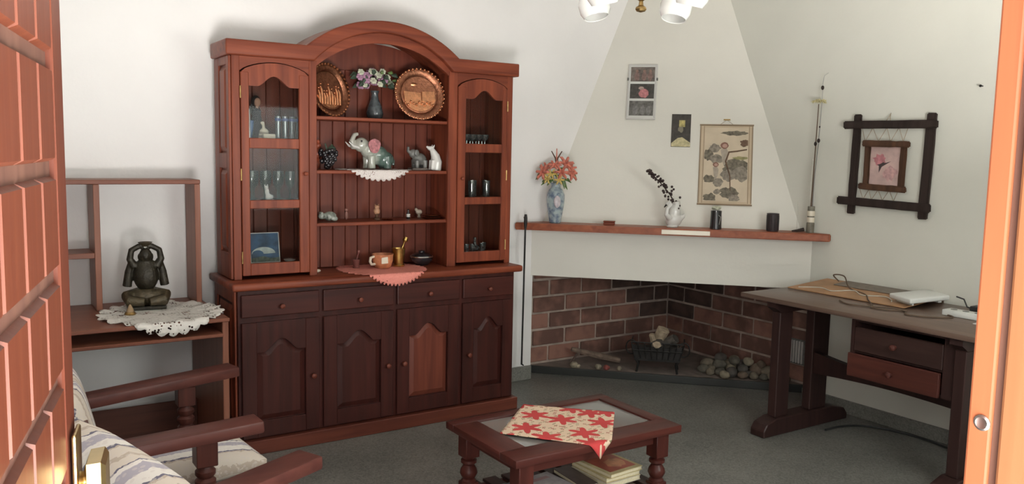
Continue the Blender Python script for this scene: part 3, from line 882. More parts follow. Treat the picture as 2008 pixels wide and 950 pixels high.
m.ball(Q(.055, 0, .055), (.056, .05, .050), 16, 10); m.ball(Q(.012, 0, .080), (.062, .05, .056), 16, 10); m.ball(Q(-.035, 0, .108), (.054, .046, .050), 16, 10)
m.ball(Q(-.085, 0, .135), (.042, .040, .042), 14, 9)
m.tube([Q(-.10, 0, .13), Q(-.135, 0, .125), Q(-.142, 0, .155), Q(-.125, 0, .19), Q(-.105, 0, .195)], [.024, .018, .015, .013, .011], 10)
for x, y in ((-.035, -.028), (-.04, .028), (.060, -.030), (.060, .030)):
    m.tube([Q(x, y, .075), Q(x, y, .03), Q(x, y, .004)], [.024, .021, .024], 10)
m.tube([Q(.10, 0, .07), Q(.116, 0, .05), Q(.112, 0, .02)], [.008, .005, .006], 8)
fuse(m, .0035, 3).build('body', elephant_mat(), el, True, angle=80)
m = MB()
m.prism([(-.082 + .035 * math.cos(a) * (1 + .12 * math.sin(3 * a)), .118 + .040 * math.sin(a)) for a in [2 * PI * i / 22 for i in range(22)]], 'xz', -.052, -.043, Matrix.Translation(E0 + Vector((.055, 0, .012))))
m.build('ear', plain('pink_ear', (.34, .12, .13, 1), .35, var=.4, vscale=70), el)
for y in (-.022, .022):
    m = MB(); m.tube([Q(-.105, y, .118), Q(-.145, y * 1.3, .128), Q(-.168, y * 1.2, .150)], [.007, .006, .002], 8); m.build('tusk', M['white_cer'], el, True)
for y in (-.036,):
    m = MB(); m.ball(Q(-.098, y, .155), .006, 8, 6); m.build('eye', M['dark_gl'], el, True)

# small elephants at right of the second shelf
def mini_elephant(name, label, loc, s_, mat, rz):
    m = MB()
    q = lambda *p: Vector(p) * s_
    m.ball(q(.0, 0, .055), (.045 * s_, .036 * s_, .038 * s_), 12, 8); m.ball(q(-.04, 0, .088), (.027 * s_, .025 * s_, .027 * s_), 12, 8)
    m.tube([q(-.055, 0, .09), q(-.075, 0, .105), q(-.072, 0, .128)], [.013 * s_, .010 * s_, .008 * s_], 8)
    for y in (-.022, .022):
        m.ball(q(-.03, y * 1.3, .092), (.016 * s_, .005 * s_, .022 * s_), 10, 7)
        for x in (-.025, .028): m.tube([q(x, y, .05), q(x, y, .003)], [.016 * s_, .014 * s_], 8)
    o = fuse(m, .003, 2).build(name, mat, None, True, angle=80)
    zmin = min(v.co.z for v in o.data.vertices); o.data.transform(Matrix.Translation((0, 0, -zmin)))
    o.location = loc; o.rotation_euler = (0, 0, rz)
    return tag(o, label, 'figurine')
mini_elephant('elephant_figurine', 'small dark grey elephant figurine on a thin base, right of the large elephant', (2.243, 4.42, 1.456), .98, M['grey_cer'], R(0))
m = MB(); m.box(2.185, 2.30, 4.385, 4.455, 1.4435, 1.456, .002); tag(base_origin(m.build('stone_base', M['hearth'], None), (2.243, 4.42, 1.4435)), 'thin flat base under the small grey elephant', 'base')
dg = thing('dog_figurine', 'small white animal figurine standing at the right end of the second shelf', 'figurine', (2.308, 4.36, 1.4435))
m = MB()
q = lambda x, y, z: Vector((2.308 + x, 4.36 + y, 1.4435 + z))
m.tube([q(.012, 0, .0), q(.016, 0, .05), q(.008, 0, .085), q(-.012, 0, .118)], [.032, .034, .026, .016], 12)
m.ball(q(-.022, 0, .128), (.022, .016, .014), 10, 7)
m.tube([q(-.03, 0, .13), q(-.05, 0, .138)], [.010, .006], 8)
for y in (-.01, .01): m.tube([q(-.008, y, .135), q(-.004, y * 1.4, .15)], [.006, .003], 6)
for y in (-.012, .012): m.tube([q(-.012, y, .06), q(-.018, y, .003)], [.012, .010], 8)
fuse(m, .003, 2).build('body', M['white_cer'], dg, True, angle=80)

# crochet doilies
def doily(name, label, c, rx, ry, z, edge_y, mat, scal=16, ruf=.006, n=72, rings=16, edge_x=None, amp=.05):
    v = [(c[0], c[1], z)]; f = []
    for k in range(1, rings + 1):
        t = k / rings
        for i in range(n):
            a = 2 * PI * i / n
            rr = t * (1 + (amp * abs(math.sin(scal * a / 2)) if k == rings else amp * .5 * t * t * abs(math.sin(scal * a / 2))))
            x = c[0] + rx * rr * math.cos(a); y = c[1] + ry * rr * math.sin(a)
            zz = z + ruf * t ** 3 * (1 + math.sin(a * scal * .5 + 1.3 * math.sin(3 * a)))
            if edge_x is not None and x > edge_x:
                zz -= (x - edge_x); x = edge_x + .004 + ruf * .4 * (1 + math.sin(a * scal))
            if y < edge_y:
                d = edge_y - y; y = edge_y - .005 - ruf * .5 * (1 + math.sin(a * scal)) * min(1, d / .03); zz = z + .001 - d * .93
            v.append((x, y, zz))
    for i in range(n):
        j = (i + 1) % n
        f.append((0, 1 + i, 1 + j))
        for k in range(rings - 1):
            f.append((1 + k * n + i, 1 + (k + 1) * n + i, 1 + (k + 1) * n + j, 1 + k * n + j))
    m = MB(); m._add(v, f)
    o = m.build(name, mat, None, True, angle=180)
    so = o.modifiers.new('thick', 'SOLIDIFY'); so.thickness = .0016; so.offset = 1
    base_origin(o, (c[0], c[1], z))
    return tag(o, label, 'doily')
doily('crochet_doily', 'white crochet doily hanging over the shelf under the large elephant', (1.935, 4.372), .205, .145, 1.4445, 4.281, M['crochet_s'], 40, .0015, 120, amp=.10)
doily('crochet_doily', 'salmon pink crochet doily hanging over the cabinet counter edge', (1.968, 4.335), .235, .262, .8865, 4.131, M['crochet_p'], 68, .0015, 204, amp=.07)

# third shelf odds and ends (shelf top 1.161)
Z3 = 1.1615
fr = thing('frog_figurine', 'little green and white frog figurine at the left of the third shelf', 'figurine', (1.665, 4.38, Z3))
m = MB(); q = lambda x, y, z: Vector((1.665 + x, 4.38 + y, Z3 + z))
m.ball(q(.015, 0, .028), (.038, .03, .027), 12, 8); m.ball(q(-.03, 0, .030), (.022, .022, .018), 12, 8)
for s_ in (-1, 1):
    m.ball(q(-.036, .012 * s_, .046), .008, 8, 6); m.ball(q(.03, .028 * s_, .016), (.022, .01, .015), 10, 7)
fuse(m, .003, 2).build('body', plain('green_white_glaze', (.20, .22, .19, 1), .3, var=.8, vscale=45, coat=.3), fr, True, angle=80)
figurine('tiny_figurine', 'tiny pinkish figurine standing alone left of the owl, third shelf', (1.80, 4.44, Z3), [('b', (0, 0, .025), (.010, .009, .025)), ('b', (0, 0, .058), .010)], plain('dull_pink', (.24, .11, .085, 1), .5), vox=.0025)
ow = thing('owl_figurine', 'small tan owl figurine on a brown perch in the middle of third shelf', 'figurine', (1.967, 4.40, Z3))
m = MB(); m.ball((1.967, 4.40, Z3 + .048), (.019, .016, .022), 12, 8); m.ball((1.967, 4.398, Z3 + .072), (.015, .013, .012), 12, 8)
for s_ in (-1, 1): m.tube([(1.967 + .008 * s_, 4.40, Z3 + .078), (1.967 + .012 * s_, 4.40, Z3 + .09)], [.005, .002], 6)
fuse(m, .0025, 2).build('body', plain('tan_clay', (.40, .21, .12, 1), .5, var=.3, vscale=80), ow, True, angle=80)
m = MB(); m.lathe([(.020, 0), (.018, .008), (.009, .014), (.010, .03), (.013, .034)], (1.967, 4.40, Z3), 12); m.build('perch', M['brown_bar'], ow, True)
m = MB(); m.lathe([(.030, 0), (.034, .006), (.030, .009), (.004, .007)], (2.018, 4.37, Z3), 18); tag(base_origin(m.build('saucer', M['copper_dark'], None, True), (2.018, 4.37, Z3)), 'tiny brown saucer just right of the owl figurine', 'saucer')
bt = thing('miniature_bottle', 'tiny dark bottle with pale label on the third shelf', 'bottle', (2.165, 4.40, Z3))
m = MB(); m.lathe([(.010, 0), (.011, .004), (.011, .030), (.005, .040), (.005, .052), (.006, .054), (.004, .056)], (2.165, 4.40, Z3), 12); m.build('bottle_body', M['dark_gl'], bt, True)
m = MB(); m.lathe([(.0114, .010), (.0114, .028)], (2.165, 4.40, Z3), 12, None, (False, False)); m.build('paper_label', M['paper'], bt, True)
for i, lb in enumerate(('bottom dish in the low stack of brown dishes, third shelf', 'top dish in the low stack of brown dishes, third shelf')):
    m = MB(); z = Z3 + i * .011; r_ = .062 - .012 * i
    m.lathe([(r_ * .6, 0), (r_, .008), (r_ * 1.02, .0105), (r_ * .95, .0105), (r_ * .55, .004)], (2.300, 4.37, z), 22); tag(base_origin(m.build('dish', M['copper_dark'], None, True), (2.300, 4.37, z)), lb, 'dish', 'stacked brown dishes')
figurine('bird_figurine', 'tiny pale bird figurine on the third shelf behind stacked dishes', (2.262, 4.455, Z3), [('b', (0, 0, .035), (.022, .012, .016)), ('b', (-.018, 0, .05), .010), ('t', [(0, 0, .03), (0, 0, .002)], [.006, .012])], plain('pale_bird', (.34, .28, .22, 1), .4), vox=.0025)

# counter things
ZT = .8855
def mortar(name, label, x, y, z, r, h, mat, pest, lean):
    t = thing(name, label, 'mortar', (x, y, z))
    m = MB(); m.lathe([(r * .85, 0), (r * .9, h * .08), (r * .72, h * .16), (r * .78, h * .3), (r, h * .92), (r * 1.06, h), (r * .94, h), (r * .85, h * .85), (r * .5, h * .25), (.001, h * .2)], (x, y, z), 20, None, (True, False)); m.build('bowl', mat, t, True)
    m = MB(); p0 = Vector((x - r * .2, y, z + h * .3)); p1 = p0 + Vector((lean, 0, pest)); d = p1 - p0
    m.tube([p0, p0 + d * .15, p0 + d * .3, p0 + d * .78, p0 + d * .86, p1], [r * .3, r * .34, r * .16, r * .18, r * .42, r * .34], 10); m.build('pestle', mat, t, True)
    return t
brass_m = plain('yellow_brass', (.55, .37, .12, 1), .35, 1.0, var=.2, vscale=30)
mortar('brass_mortar', 'brass mortar with pestle standing beside the clay pot on pink doily', 2.098, 4.385, ZT + .003, .038, .105, brass_m, .135, .055)
mortar('wooden_mortar', 'small dark red wooden mortar with thin pestle left of the clay pot', 1.850, 4.42, ZT + .003, .022, .05, plain('dark_red_wood', (.17, .055, .045, 1), .45, var=.2), .085, .022)
pt = thing('clay_pot', 'squat orange clay pot with side handle on the pink doily', 'pot', (1.986, 4.36, ZT + .003))
clay = plain('orange_clay', (.50, .19, .09, 1), .55, var=.3, vscale=30)
m = MB(); m.lathe([(.038, 0), (.046, .006), (.058, .04), (.060, .072), (.063, .080), (.057, .080), (.053, .07), (.045, .02), (.001, .012)], (1.986, 4.36, ZT + .003), 24, None, (True, False)); m.build('pot_body', clay, pt, True)
m = MB(); m.tube([Vector((1.986 - .056, 4.35, ZT + .072)) , Vector((1.986 - .086, 4.33, ZT + .068)), Vector((1.986 - .092, 4.325, ZT + .048)), Vector((1.986 - .080, 4.335, ZT + .030)), Vector((1.986 - .052, 4.35, ZT + .028))], .0075, 8); m.build('pot_handle', M['cream_cer'], pt, True)
m = MB(); m.prism([(-.02, -.018), (.02, -.016), (.018, .02), (-.02, .016)], 'xz', -.0615, -.0595, Matrix.Translation((1.972, 4.36, ZT + .052))); m.build('painted_patch', M['cream_cer'], pt)
bw = thing('lidded_bowl', 'round black lidded bowl with silvery rim on the counter', 'bowl', (2.249, 4.39, ZT))
m = MB(); m.lathe([(.030, 0), (.036, .004), (.064, .030), (.067, .045), (.063, .052)], (2.249, 4.39, ZT), 24); m.build('bowl_body', M['dark_gl'], bw, True)
m = MB(); m.lathe([(.066, .0525), (.060, .062), (.035, .073), (.018, .078), (.020, .088), (.004, .091)], (2.249, 4.39, ZT), 24); m.build('lid', M['dark_gl'], bw, True)
m = MB(); m.lathe([(.0672, .048), (.0685, .052), (.0665, .056)], (2.249, 4.39, ZT), 24, None, (False, False)); m.build('silver_rim', M['steel'], bw, True)
figurine('pebble', 'small pale pebble lying at the left end of the open counter', (1.600, 4.36, ZT), [('b', (0, 0, .01), (.020, .015, .010))], M['cream_cer'], 'pebble')

# ------------------------------------------------------------------ behind the left glass door
ZL = 1.5955
def tumbler(r, h, mat, prof=None):
    m = MB()
    p = prof or [(r * .80, 0), (r * .84, .004), (r, h), (r * .93, h), (r * .76, .012), (.001, .010)]
    m.lathe(p, (0, 0, 0), 16, None, (True, False))
    return m
gp_ = 'blue tumblers in the left glass cabinet'
o0 = None
for i, x in enumerate((1.388, 1.425, 1.462, 1.499, 1.406, 1.444, 1.481)):
    y = 4.355 if i < 4 else 4.405
    if o0 is None:
        o0 = tumbler(.0150, .125, None).build('tumbler', M['blue_gl'], None, True); o = o0
        m = MB(); m.lathe([(.0152, .100), (.0154, .114)], (0, 0, 0), 16, None, (False, False)); m.build('blue_band', plain('blue_band', (.06, .09, .22, 1), .3), o0, True, True)
    else:
        o = o0.copy(); COL.objects.link(o); c = o0.children[0].copy(); COL.objects.link(c); c.parent = o
    o.location = (x, y, ZL)
    tag(o, '%s blue-rimmed tumbler from the left, %s row, top left glass compartment' % ((ORD[i], 'front') if i < 4 else (ORD[i - 4], 'back')), 'glass', gp_)
dl = thing('doll_statuette', 'dark robed doll statuette with pale face, top left glass compartment', 'statuette', (1.300, 4.43, ZL))
m = MB(); m.lathe([(.040, 0), (.042, .01), (.030, .08), (.022, .13), (.024, .15), (.012, .165)], (1.300, 4.43, ZL), 16); m.build('robe', plain('dark_robe', (.035, .035, .045, 1), .7), dl, True)
m = MB(); m.ball((1.302, 4.422, ZL + .195), (.018, .018, .024), 12, 8); m.tube([(1.302, 4.425, ZL + .16), (1.302, 4.423, ZL + .18)], .008, 8)
m.ball((1.3025, 4.4045, ZL + .192), (.003, .003, .005), 6, 5)
m.build('face', plain('doll_face', (.42, .24, .17, 1), .5), dl, True)
m = MB(); m.ball((1.298, 4.434, ZL + .200), (.024, .022, .030), 12, 8); m.ball((1.296, 4.445, ZL + .16), (.026, .012, .04), 10, 7); m.build('hair', plain('doll_hair', (.03, .022, .02, 1), .6), dl, True)
cp = thing('sugar_dish', 'low cream ceramic dish with handle at the front of the top left shelf', 'dish', (1.330, 4.335, ZL))
m = MB(); m.box(1.300, 1.365, 4.315, 4.355, ZL, ZL + .032, .006, 2); m.build('dish_body', M['cream_cer'], cp, True)
m = MB(); m.tube([(1.300, 4.335, ZL + .027), (1.282, 4.33, ZL + .024), (1.280, 4.33, ZL + .012), (1.300, 4.335, ZL + .006)], .0045, 8); m.build('dish_handle', M['cream_cer'], cp, True)
figurine('lamb_figurine', 'little white animal figurine behind the cream dish, top left shelf', (1.325, 4.385, ZL), [('b', (0, 0, .045), (.026, .014, .018)), ('t', [(-.016, 0, .045), (-.018, 0, .002)], [.007, .006]), ('t', [(.016, 0, .045), (.018, 0, .002)], [.007, .006]), ('t', [(-.002, 0, .05), (-.004, 0, .085)], [.009, .007]), ('b', (-.008, 0, .09), (.012, .008, .009))], M['cream_cer'], vox=.003)
m = tumbler(.020, .10, None); o = m.build('blue_mug', plain('blue_enamel', (.07, .14, .30, 1), .3, coat=.4), None, True); o.location = (1.262, 4.42, ZL)
m = MB(); m.tube([(.019, 0, .085), (.034, -.01, .08), (.036, -.01, .04), (.018, 0, .025)], .004, 8); m.build('mug_handle', o.data.materials[0], o, True, True)
tag(o, 'blue enamel mug at the left end of the top left shelf', 'mug')
m = MB(); m.lathe([(.006, 0), (.006, .15), (.004, .156)], (0, 0, 0), 10); o = m.build('silver_tube', M['steel'], None, True); o.location = (1.233, 4.33, ZL); tag(o, 'thin upright silver tube at the left edge of the top left shelf', 'tube')
ZM = 1.2855
g0 = None
gob = [(.022, 0), (.023, .003), (.006, .010), (.0045, .045), (.008, .055), (.024, .080), (.027, .120), (.025, .150), (.0235, .150), (.025, .12), (.021, .082), (.001, .064)]
for i, x in enumerate((1.250, 1.318, 1.386, 1.452, 1.284, 1.352, 1.420)):
    y = 4.36 if i < 4 else 4.44
    if g0 is None:
        g0 = tumbler(0, 0, None, gob).build('goblet', M['green_gl'], None, True); o = g0
    else:
        o = g0.copy(); COL.objects.link(o)
    o.location = (x, y, ZM)
    tag(o, '%s dark green goblet from the left, %s row, middle left glass compartment' % ((ORD[i], 'front') if i < 4 else (ORD[i - 4], 'back')), 'goblet', 'green goblets in the left glass cabinet')
figurine('cat_figurine', 'small white cat figurine in front of the green goblets', (1.320, 4.315, ZM), [('b', (.004, 0, .018), (.018, .012, .018)), ('b', (-.004, 0, .044), (.012, .011, .018)), ('b', (-.008, 0, .066), (.011, .010, .010)), ('t', [(-.014, 0, .07), (-.017, 0, .084)], [.004, .002]), ('t', [(-.003, 0, .072), (-.001, 0, .086)], [.004, .002]), ('t', [(.018, 0, .008), (.026, 0, .018), (.022, 0, .03)], [.005, .004, .003])], M['white_cer'], vox=.0025)
# picture card with a wave
ZQ = .9555
cd = thing('picture_card', 'blue seascape picture card with a curling white wave, bottom left shelf', 'picture', (1.318, 4.36, ZQ))
Tm = Matrix.Translation((1.318, 4.36, ZQ)) @ Matrix.Rotation(R(-10), 4, 'X')
m = MB(); m.box(-.078, .078, -.002, .002, 0, .158, M=Tm); m.build('card', M['paper'], cd)
m = MB(); m.box(-.074, .074, -.0032, -.0021, .004, .154, M=Tm); m.build('sea_print', plain('deep_blue_print', (.025, .075, .16, 1), .5, var=.7, vscale=16), cd)
m = MB(); m.prism([(-.070 + .062 * (1 - math.cos(a)) , .048 + .034 * math.sin(a)) for a in [PI * i / 14 for i in range(15)]] + [(-.008 + .030 * math.cos(a) - .030, .046 + .020 * math.sin(a)) for a in [PI * i / 10 for i in range(11)]], 'xz', -.0042, -.0033, Tm); m.build('wave_print', plain('wave_white', (.42, .47, .46, 1), .6, var=.3), cd)
m = MB(); m.prism([(-.074, .004), (.074, .004), (.074, .026), (.03, .022), (-.01, .034), (-.074, .024)], 'xz', -.0040, -.0033, Tm); m.build('shore_print', plain('shore_print', (.10, .12, .10, 1), .6, var=.6, vscale=60), cd)
m = MB(); m.lathe([(.016, 0), (.030, .010), (.032, .013), (.028, .012), (.004, .006)], (1.440, 4.34, ZQ), 18); tag(base_origin(m.build('white_dish', M['white_cer'], None, True), (1.440, 4.34, ZQ)), 'small shallow white dish beside the blue picture card', 'dish')

# behind the right glass door
g0 = None
cup = [(.018, 0), (.019, .003), (.005, .009), (.005, .026), (.020, .040), (.026, .064), (.0245, .064), (.019, .042), (.001, .032)]
for i, x in enumerate((2.520, 2.562, 2.604, 2.646, 2.540, 2.584, 2.626, 2.668)):
    y = 4.35 if i < 4 else 4.42
    if g0 is None:
        g0 = tumbler(0, 0, None, cup).build('dessert_glass', M['clear_gl'], None, True); o = g0
    else:
        o = g0.copy(); COL.objects.link(o)
    o.location = (x, y, 1.5955)
    tag(o, '%s short stemmed glass from the left, %s row, top right glass compartment' % ((ORD[i], 'front') if i < 4 else (ORD[i - 4], 'back')), 'glass', 'stemmed glasses in the right glass cabinet')
t0 = None
for i, (x, y) in enumerate(((2.560, 4.35), (2.665, 4.35), (2.518, 4.40), (2.612, 4.42), (2.700, 4.42))):
    if t0 is None:
        t0 = tumbler(.022, .098, None).build('tumbler', M['clear_gl'], None, True); o = t0
    else:
        o = t0.copy(); COL.objects.link(o)
    o.location = (x, y, 1.2855)
    tag(o, '%s straight clear tumbler from the left on the middle right shelf' % ORD[(1, 3, 0, 2, 4)[i]], 'glass', 'clear tumblers in the right glass cabinet')
t0 = None
for i, (x, y) in enumerate(((2.530, 4.35), (2.565, 4.34), (2.645, 4.36), (2.680, 4.40))):
    if t0 is None:
        t0 = tumbler(.016, .045, None).build('shot_glass', M['clear_gl'], None, True); o = t0
    else:
        o = t0.copy(); COL.objects.link(o)
    o.location = (x, y, .9555)
    tag(o, '%s small clear shot glass from the left on the bottom right shelf' % ORD[i], 'glass', 'shot glasses in the right glass cabinet')
dc = thing('decanter', 'little round clear decanter with stopper on the bottom right shelf', 'decanter', (2.606, 4.38, .9555))
m = MB(); m.lathe([(.018, 0), (.026, .006), (.028, .024), (.012, .042), (.009, .055), (.013, .058)], (2.606, 4.38, .9555), 18); m.build('decanter_body', M['clear_gl'], dc, True)
m = MB(); m.lathe([(.007, .0585), (.007, .062), (.012, .072), (.008, .082), (.001, .084)], (2.606, 4.38, .9555), 14); m.build('stopper', M['clear_gl'], dc, True)

# ------------------------------------------------------------------ mantel things (mantel top 1.094)
ZK = 1.0945
def Kp(x, y): return (x, y, ZK)
lv = thing('lily_vase', 'blue-grey porcelain vase of orange lilies at the left of the mantel', 'vase', Kp(3.31, 4.52))
vm, vnt, vb = base_mat('blue_porcelain')
tc = vnt.nodes.new('ShaderNodeTexCoord'); nz = vnt.nodes.new('ShaderNodeTexNoise'); nz.inputs['Scale'].default_value = 26; nz.inputs['Detail'].default_value = 4
rp = vnt.nodes.new('ShaderNodeValToRGB'); rp.color_ramp.elements[0].position = .38; rp.color_ramp.elements[0].color = (.11, .15, .22, 1); rp.color_ramp.elements[1].position = .62; rp.color_ramp.elements[1].color = (.36, .43, .44, 1)
vnt.links.new(tc.outputs['Object'], nz.inputs['Vector']); vnt.links.new(nz.outputs['Fac'], rp.inputs['Fac']); vnt.links.new(rp.outputs['Color'], vb.inputs['Base Color'])
vb.inputs['Roughness'].default_value = .2; vb.inputs['Coat Weight'].default_value = .5
m = MB(); m.lathe([(.036, 0), (.040, .004), (.041, .02), (.052, .08), (.061, .15), (.060, .19), (.046, .222), (.032, .236), (.030, .252), (.040, .268), (.036, .268), (.027, .25), (.027, .23), (.05, .19), (.045, .05)], Kp(3.31, 4.52), 28); m.build('vase_body', vm, lv, True)
m = MB(); Mv = Matrix.Translation(Vector(Kp(3.31, 4.52)) + Vector((0, 0, .145)))
m.ball((0, 0, 0), (.030, .004, .040), 14, 9, Matrix.Translation((0, 0, 0)))
m2 = MB(); m2.ball(Vector(Kp(3.31, 4.52)) + Vector((-.022, -.0505, .145)), (.027, .016, .042), 14, 9); m.bm.free()
m2.build('pale_medallion', plain('pale_medallion', (.52, .47, .50, 1), .3, var=.2, vscale=70), lv, True)
def lily(root, c, d, size, mat, petals=6):
    d = Vector(d).normalized(); up = Vector((0, 0, 1)) if abs(d.z) < .9 else Vector((1, 0, 0))
    a = d.cross(up).normalized(); b = a.cross(d)
    m = MB(); c = Vector(c)
    for k in range(petals):
        t = 2 * PI * k / petals
        o_ = math.cos(t) * a + math.sin(t) * b
        p0 = c; p1 = c + d * size * .45 + o_ * size * .35; p2 = c + d * size * .55 + o_ * size * .85; p3 = c + d * size * .38 + o_ * size * 1.15
        m.tube([p0, p1, p2, p3], [size * .08, size * .20, size * .17, size * .03], 6)
    m.build('lily_bloom', mat, root, True)
vc = Vector(Kp(3.31, 4.52)) + Vector((0, 0, .27))
rt = Vector((.836, -.549, 0)); fw = Vector((-.549, -.836, 0))
def V3(u, h, f=0): return vc + rt * u + Vector((0, 0, h)) + fw * f
for (u, h, f, d, s_, mt_) in ((.055, .115, .01, (.25, .5), .055, 'lily'), (.085, .055, .02, (.6, .3), .052, 'lily'), (-.075, .06, .02, (-.6, .3), .056, 'lily'), (-.015, .10, .03, (-.1, .7), .045, 'lily'), (.03, .06, .05, (.1, .3), .05, 'lily'), (-.03, .05, .05, (-.2, .3), .036, 'lily_yel'), (-.055, .025, .04, (-.3, .0), .034, 'lily_yel'), (.015, .02, .05, (.1, 0), .034, 'lily_yel'), (-.06, .085, -.03, (-.3, .5), .045, 'lily'), (.09, .09, -.03, (.5, .4), .045, 'lily')):
    lily(lv, V3(u, h, f), rt * d[0] + Vector((0, 0, d[1])) + fw * .6, s_, M[mt_])
for (u0, h0, u1, h1, f) in ((-.03, .02, -.10, -.02, .03), (.03, .02, .075, -.045, .04), (.04, .03, .055, -.04, .05), (-.05, .03, -.095, .0, .04), (.0, .06, .04, .10, .05), (.0, .04, -.04, .07, .06), (.09, .08, .14, .02, .0), (-.09, .06, -.135, .015, .0), (.05, .02, .10, .0, .03), (-.02, .02, -.06, -.02, .05), (.0, .05, .03, .02, .06)):
    m = MB(); a_, b_ = V3(u0, h0, f), V3(u1, h1, f); m.tube([a_, (a_ + b_) / 2 + Vector((0, 0, .012)), b_], [.005, .013, .002], 6); m.build('leaf', M['leaf'], lv, True)
for u1 in (-.035, .035, .0):
    m = MB(); m.tube([V3(0, .09), V3(u1 * .2, .16), V3(u1, .225 - abs(u1) * .5)], [.003, .005, .003], 6); m.build('bud', M['brown_bar'] if u1 else M['lily'], lv, True)
for i in range(5):
    m = MB(); u = -.05 + i * .025; m.tube([vc + Vector((0, 0, -.05)), V3(u * .3, .0), V3(u, .07)], .003, 6); m.build('stem', M['leaf'], lv, True)

bx = thing('trinket_box', 'tiny reddish wooden box lying on the mantel right of the lily vase', 'box', Kp(3.565, 4.262), -PI / 4)
m = MB(); m.box(-.037, .037, -.02, .02, 0, .018, .003); m.build('box_body', M['cab_x'], bx, local=True)
m = MB(); m.box(-.039, .039, -.022, .022, .0185, .027, .003); m.build('box_lid', M['cab_x'], bx, local=True)

# swan vase with dried branch
S0 = Vector(Kp(3.855, 3.975))
sw = thing('swan_vase', 'white ceramic swan shaped vase holding a dark dried branch', 'vase', tuple(S0))
def SW(u, h, f=0): return S0 + rt * u + Vector((0, 0, h)) + fw * f
m = MB(); Mr = Matrix((rt, -fw, Vector((0, 0, 1)))).transposed()
m.ball(SW(.008, .050), (.055, .038, .050), 16, 10, Mr); m.ball(SW(.014, .095), (.040, .032, .06), 14, 9, Mr)
m.tube([SW(.02, .11), SW(.024, .15), SW(.02, .168)], [.028, .024, .026], 12)
m.tube([SW(-.02, .06, .02), SW(-.045, .085, .03), SW(-.040, .125, .03), SW(-.015, .150, .03), SW(-.028, .168, .03), SW(-.048, .150, .03)], [.022, .016, .0125, .0125, .013, .010], 10)
m.tube([SW(.05, .06), SW(.072, .075), SW(.078, .09)], [.022, .014, .006], 8)
m.lathe([(.036, 0), (.038, .01)], S0, 16)
fuse(m, .004, 3).build('swan_body', M['white_cer'], sw, True, angle=80)
m = MB(); m.tube([SW(-.047, .148, .03), SW(-.062, .130, .03)], [.007, .003], 8); m.build('beak', M['dark_gl'], sw, True)
br_pts = [SW(.02, .14), SW(-.02, .21), SW(-.07, .27), SW(-.13, .33), SW(-.175, .37)]
m = MB(); m.tube(br_pts, [.004, .004, .0035, .003, .002], 6); m.build('dried_stem', M['dark_bar'], sw, True)
rnd = random.Random(11)
db = MB(); db.ball((0, 0, 0), .0095, 7, 5); dbm = db.mesh('dried_berry'); dbm.materials.append(plain('dried_berry', (.035, .018, .016, 1), .6)); dbm.polygons.foreach_set('use_smooth', [True] * len(dbm.polygons))
for i in range(78):
    t = rnd.random() ** .8; k = min(3, int(t * 4)); q_ = br_pts[k].lerp(br_pts[k + 1], t * 4 - k)
    w = .030 * (1 - t) + .008
    o = bpy.data.objects.new('dried_berry', dbm); COL.objects.link(o); o.parent = sw
    o.location = q_ + rt * rnd.uniform(-w, w) + Vector((0, 0, rnd.uniform(-w, w))) + fw * rnd.uniform(-w, w) - S0
    s_ = rnd.uniform(.6, 1.05); o.scale = (s_, s_, s_)

cj = thing('candle_jar', 'black tapered cup holding a small white flower below the scroll', 'cup', Kp(4.05, 3.78))
m = MB(); m.lathe([(.038, 0), (.038, .006), (.035, .10), (.036, .118), (.031, .118), (.029, .02)], Kp(4.05, 3.78), 20); m.build('cup_body', M['dark_gl'], cj, True)
m = MB()
for k in range(6): m.ball(Vector(Kp(4.05, 3.78)) + Vector((.018 * math.cos(k), .018 * math.sin(k), .132 + .006 * (k % 2))), (.014, .014, .010), 8, 6)
m.build('white_flower', M['whitepet'], cj, True)
m = MB(); m.tube([Vector(Kp(4.05, 3.78)) + fw * .038 + Vector((0, 0, .09)) + rt * .006, Vector(Kp(4.05, 3.78)) + fw * .039 + Vector((0, 0, .08)) + rt * .02, Vector(Kp(4.05, 3.78)) + fw * .039 + Vector((0, 0, .03)) + rt * .012], .0025, 6); m.build('silver_motif', M['steel'], cj, True)
bc = thing('incense_pot', 'plain dark brown cylindrical pot at the right part of the mantel', 'pot', Kp(4.298, 3.532))
m = MB(); m.lathe([(.036, 0), (.038, .004), (.037, .105), (.039, .112), (.034, .113), (.033, .02)], Kp(4.298, 3.532), 22); m.build('pot_body', plain('dark_clay', (.035, .026, .028, 1), .5, var=.2), bc, True)
for i in range(12):
    a = 2 * PI * i / 12
    m = MB(); m.tube([Vector(Kp(4.298, 3.532)) + Vector((.0375 * math.cos(a), .0375 * math.sin(a), z)) for z in (.008, .102)], .002, 5); m.build('rib', M['dark_gl'], bc, True)

# tall bamboo and bead ornament leaning in the corner of the mantel
I0 = Vector(Kp(4.452, 3.365))
tr_ = thing('bead_stick_ornament', 'tall thin stick ornament with beads and pale feather disc on mantel', 'ornament', tuple(I0))
def IW(u, h, f=0): return I0 + rt * u + Vector((0, 0, h)) + fw * f
m = MB(); m.lathe([(.024, 0), (.024, .06), (.0215, .062), (.0215, .165), (.019, .166), (.019, .03)], I0, 18); m.build('tube_holder', plain('grey_bamboo', (.16, .145, .11, 1), .5, var=.3), tr_, True)
for z in (.065, .105):
    m = MB(); m.lathe([(.0235, z), (.0245, z + .004), (.0245, z + .028), (.0235, z + .032)], I0, 18, None, (False, False)); m.build('pale_band', M['cream_cer'], tr_, True)
m = MB(); m.tube([IW(-.005, .02), IW(0, .30), IW(.004, .55), IW(.008, .80)], [.005, .0045, .004, .003], 6); m.build('dark_stick', M['brown_cord'], tr_, True)
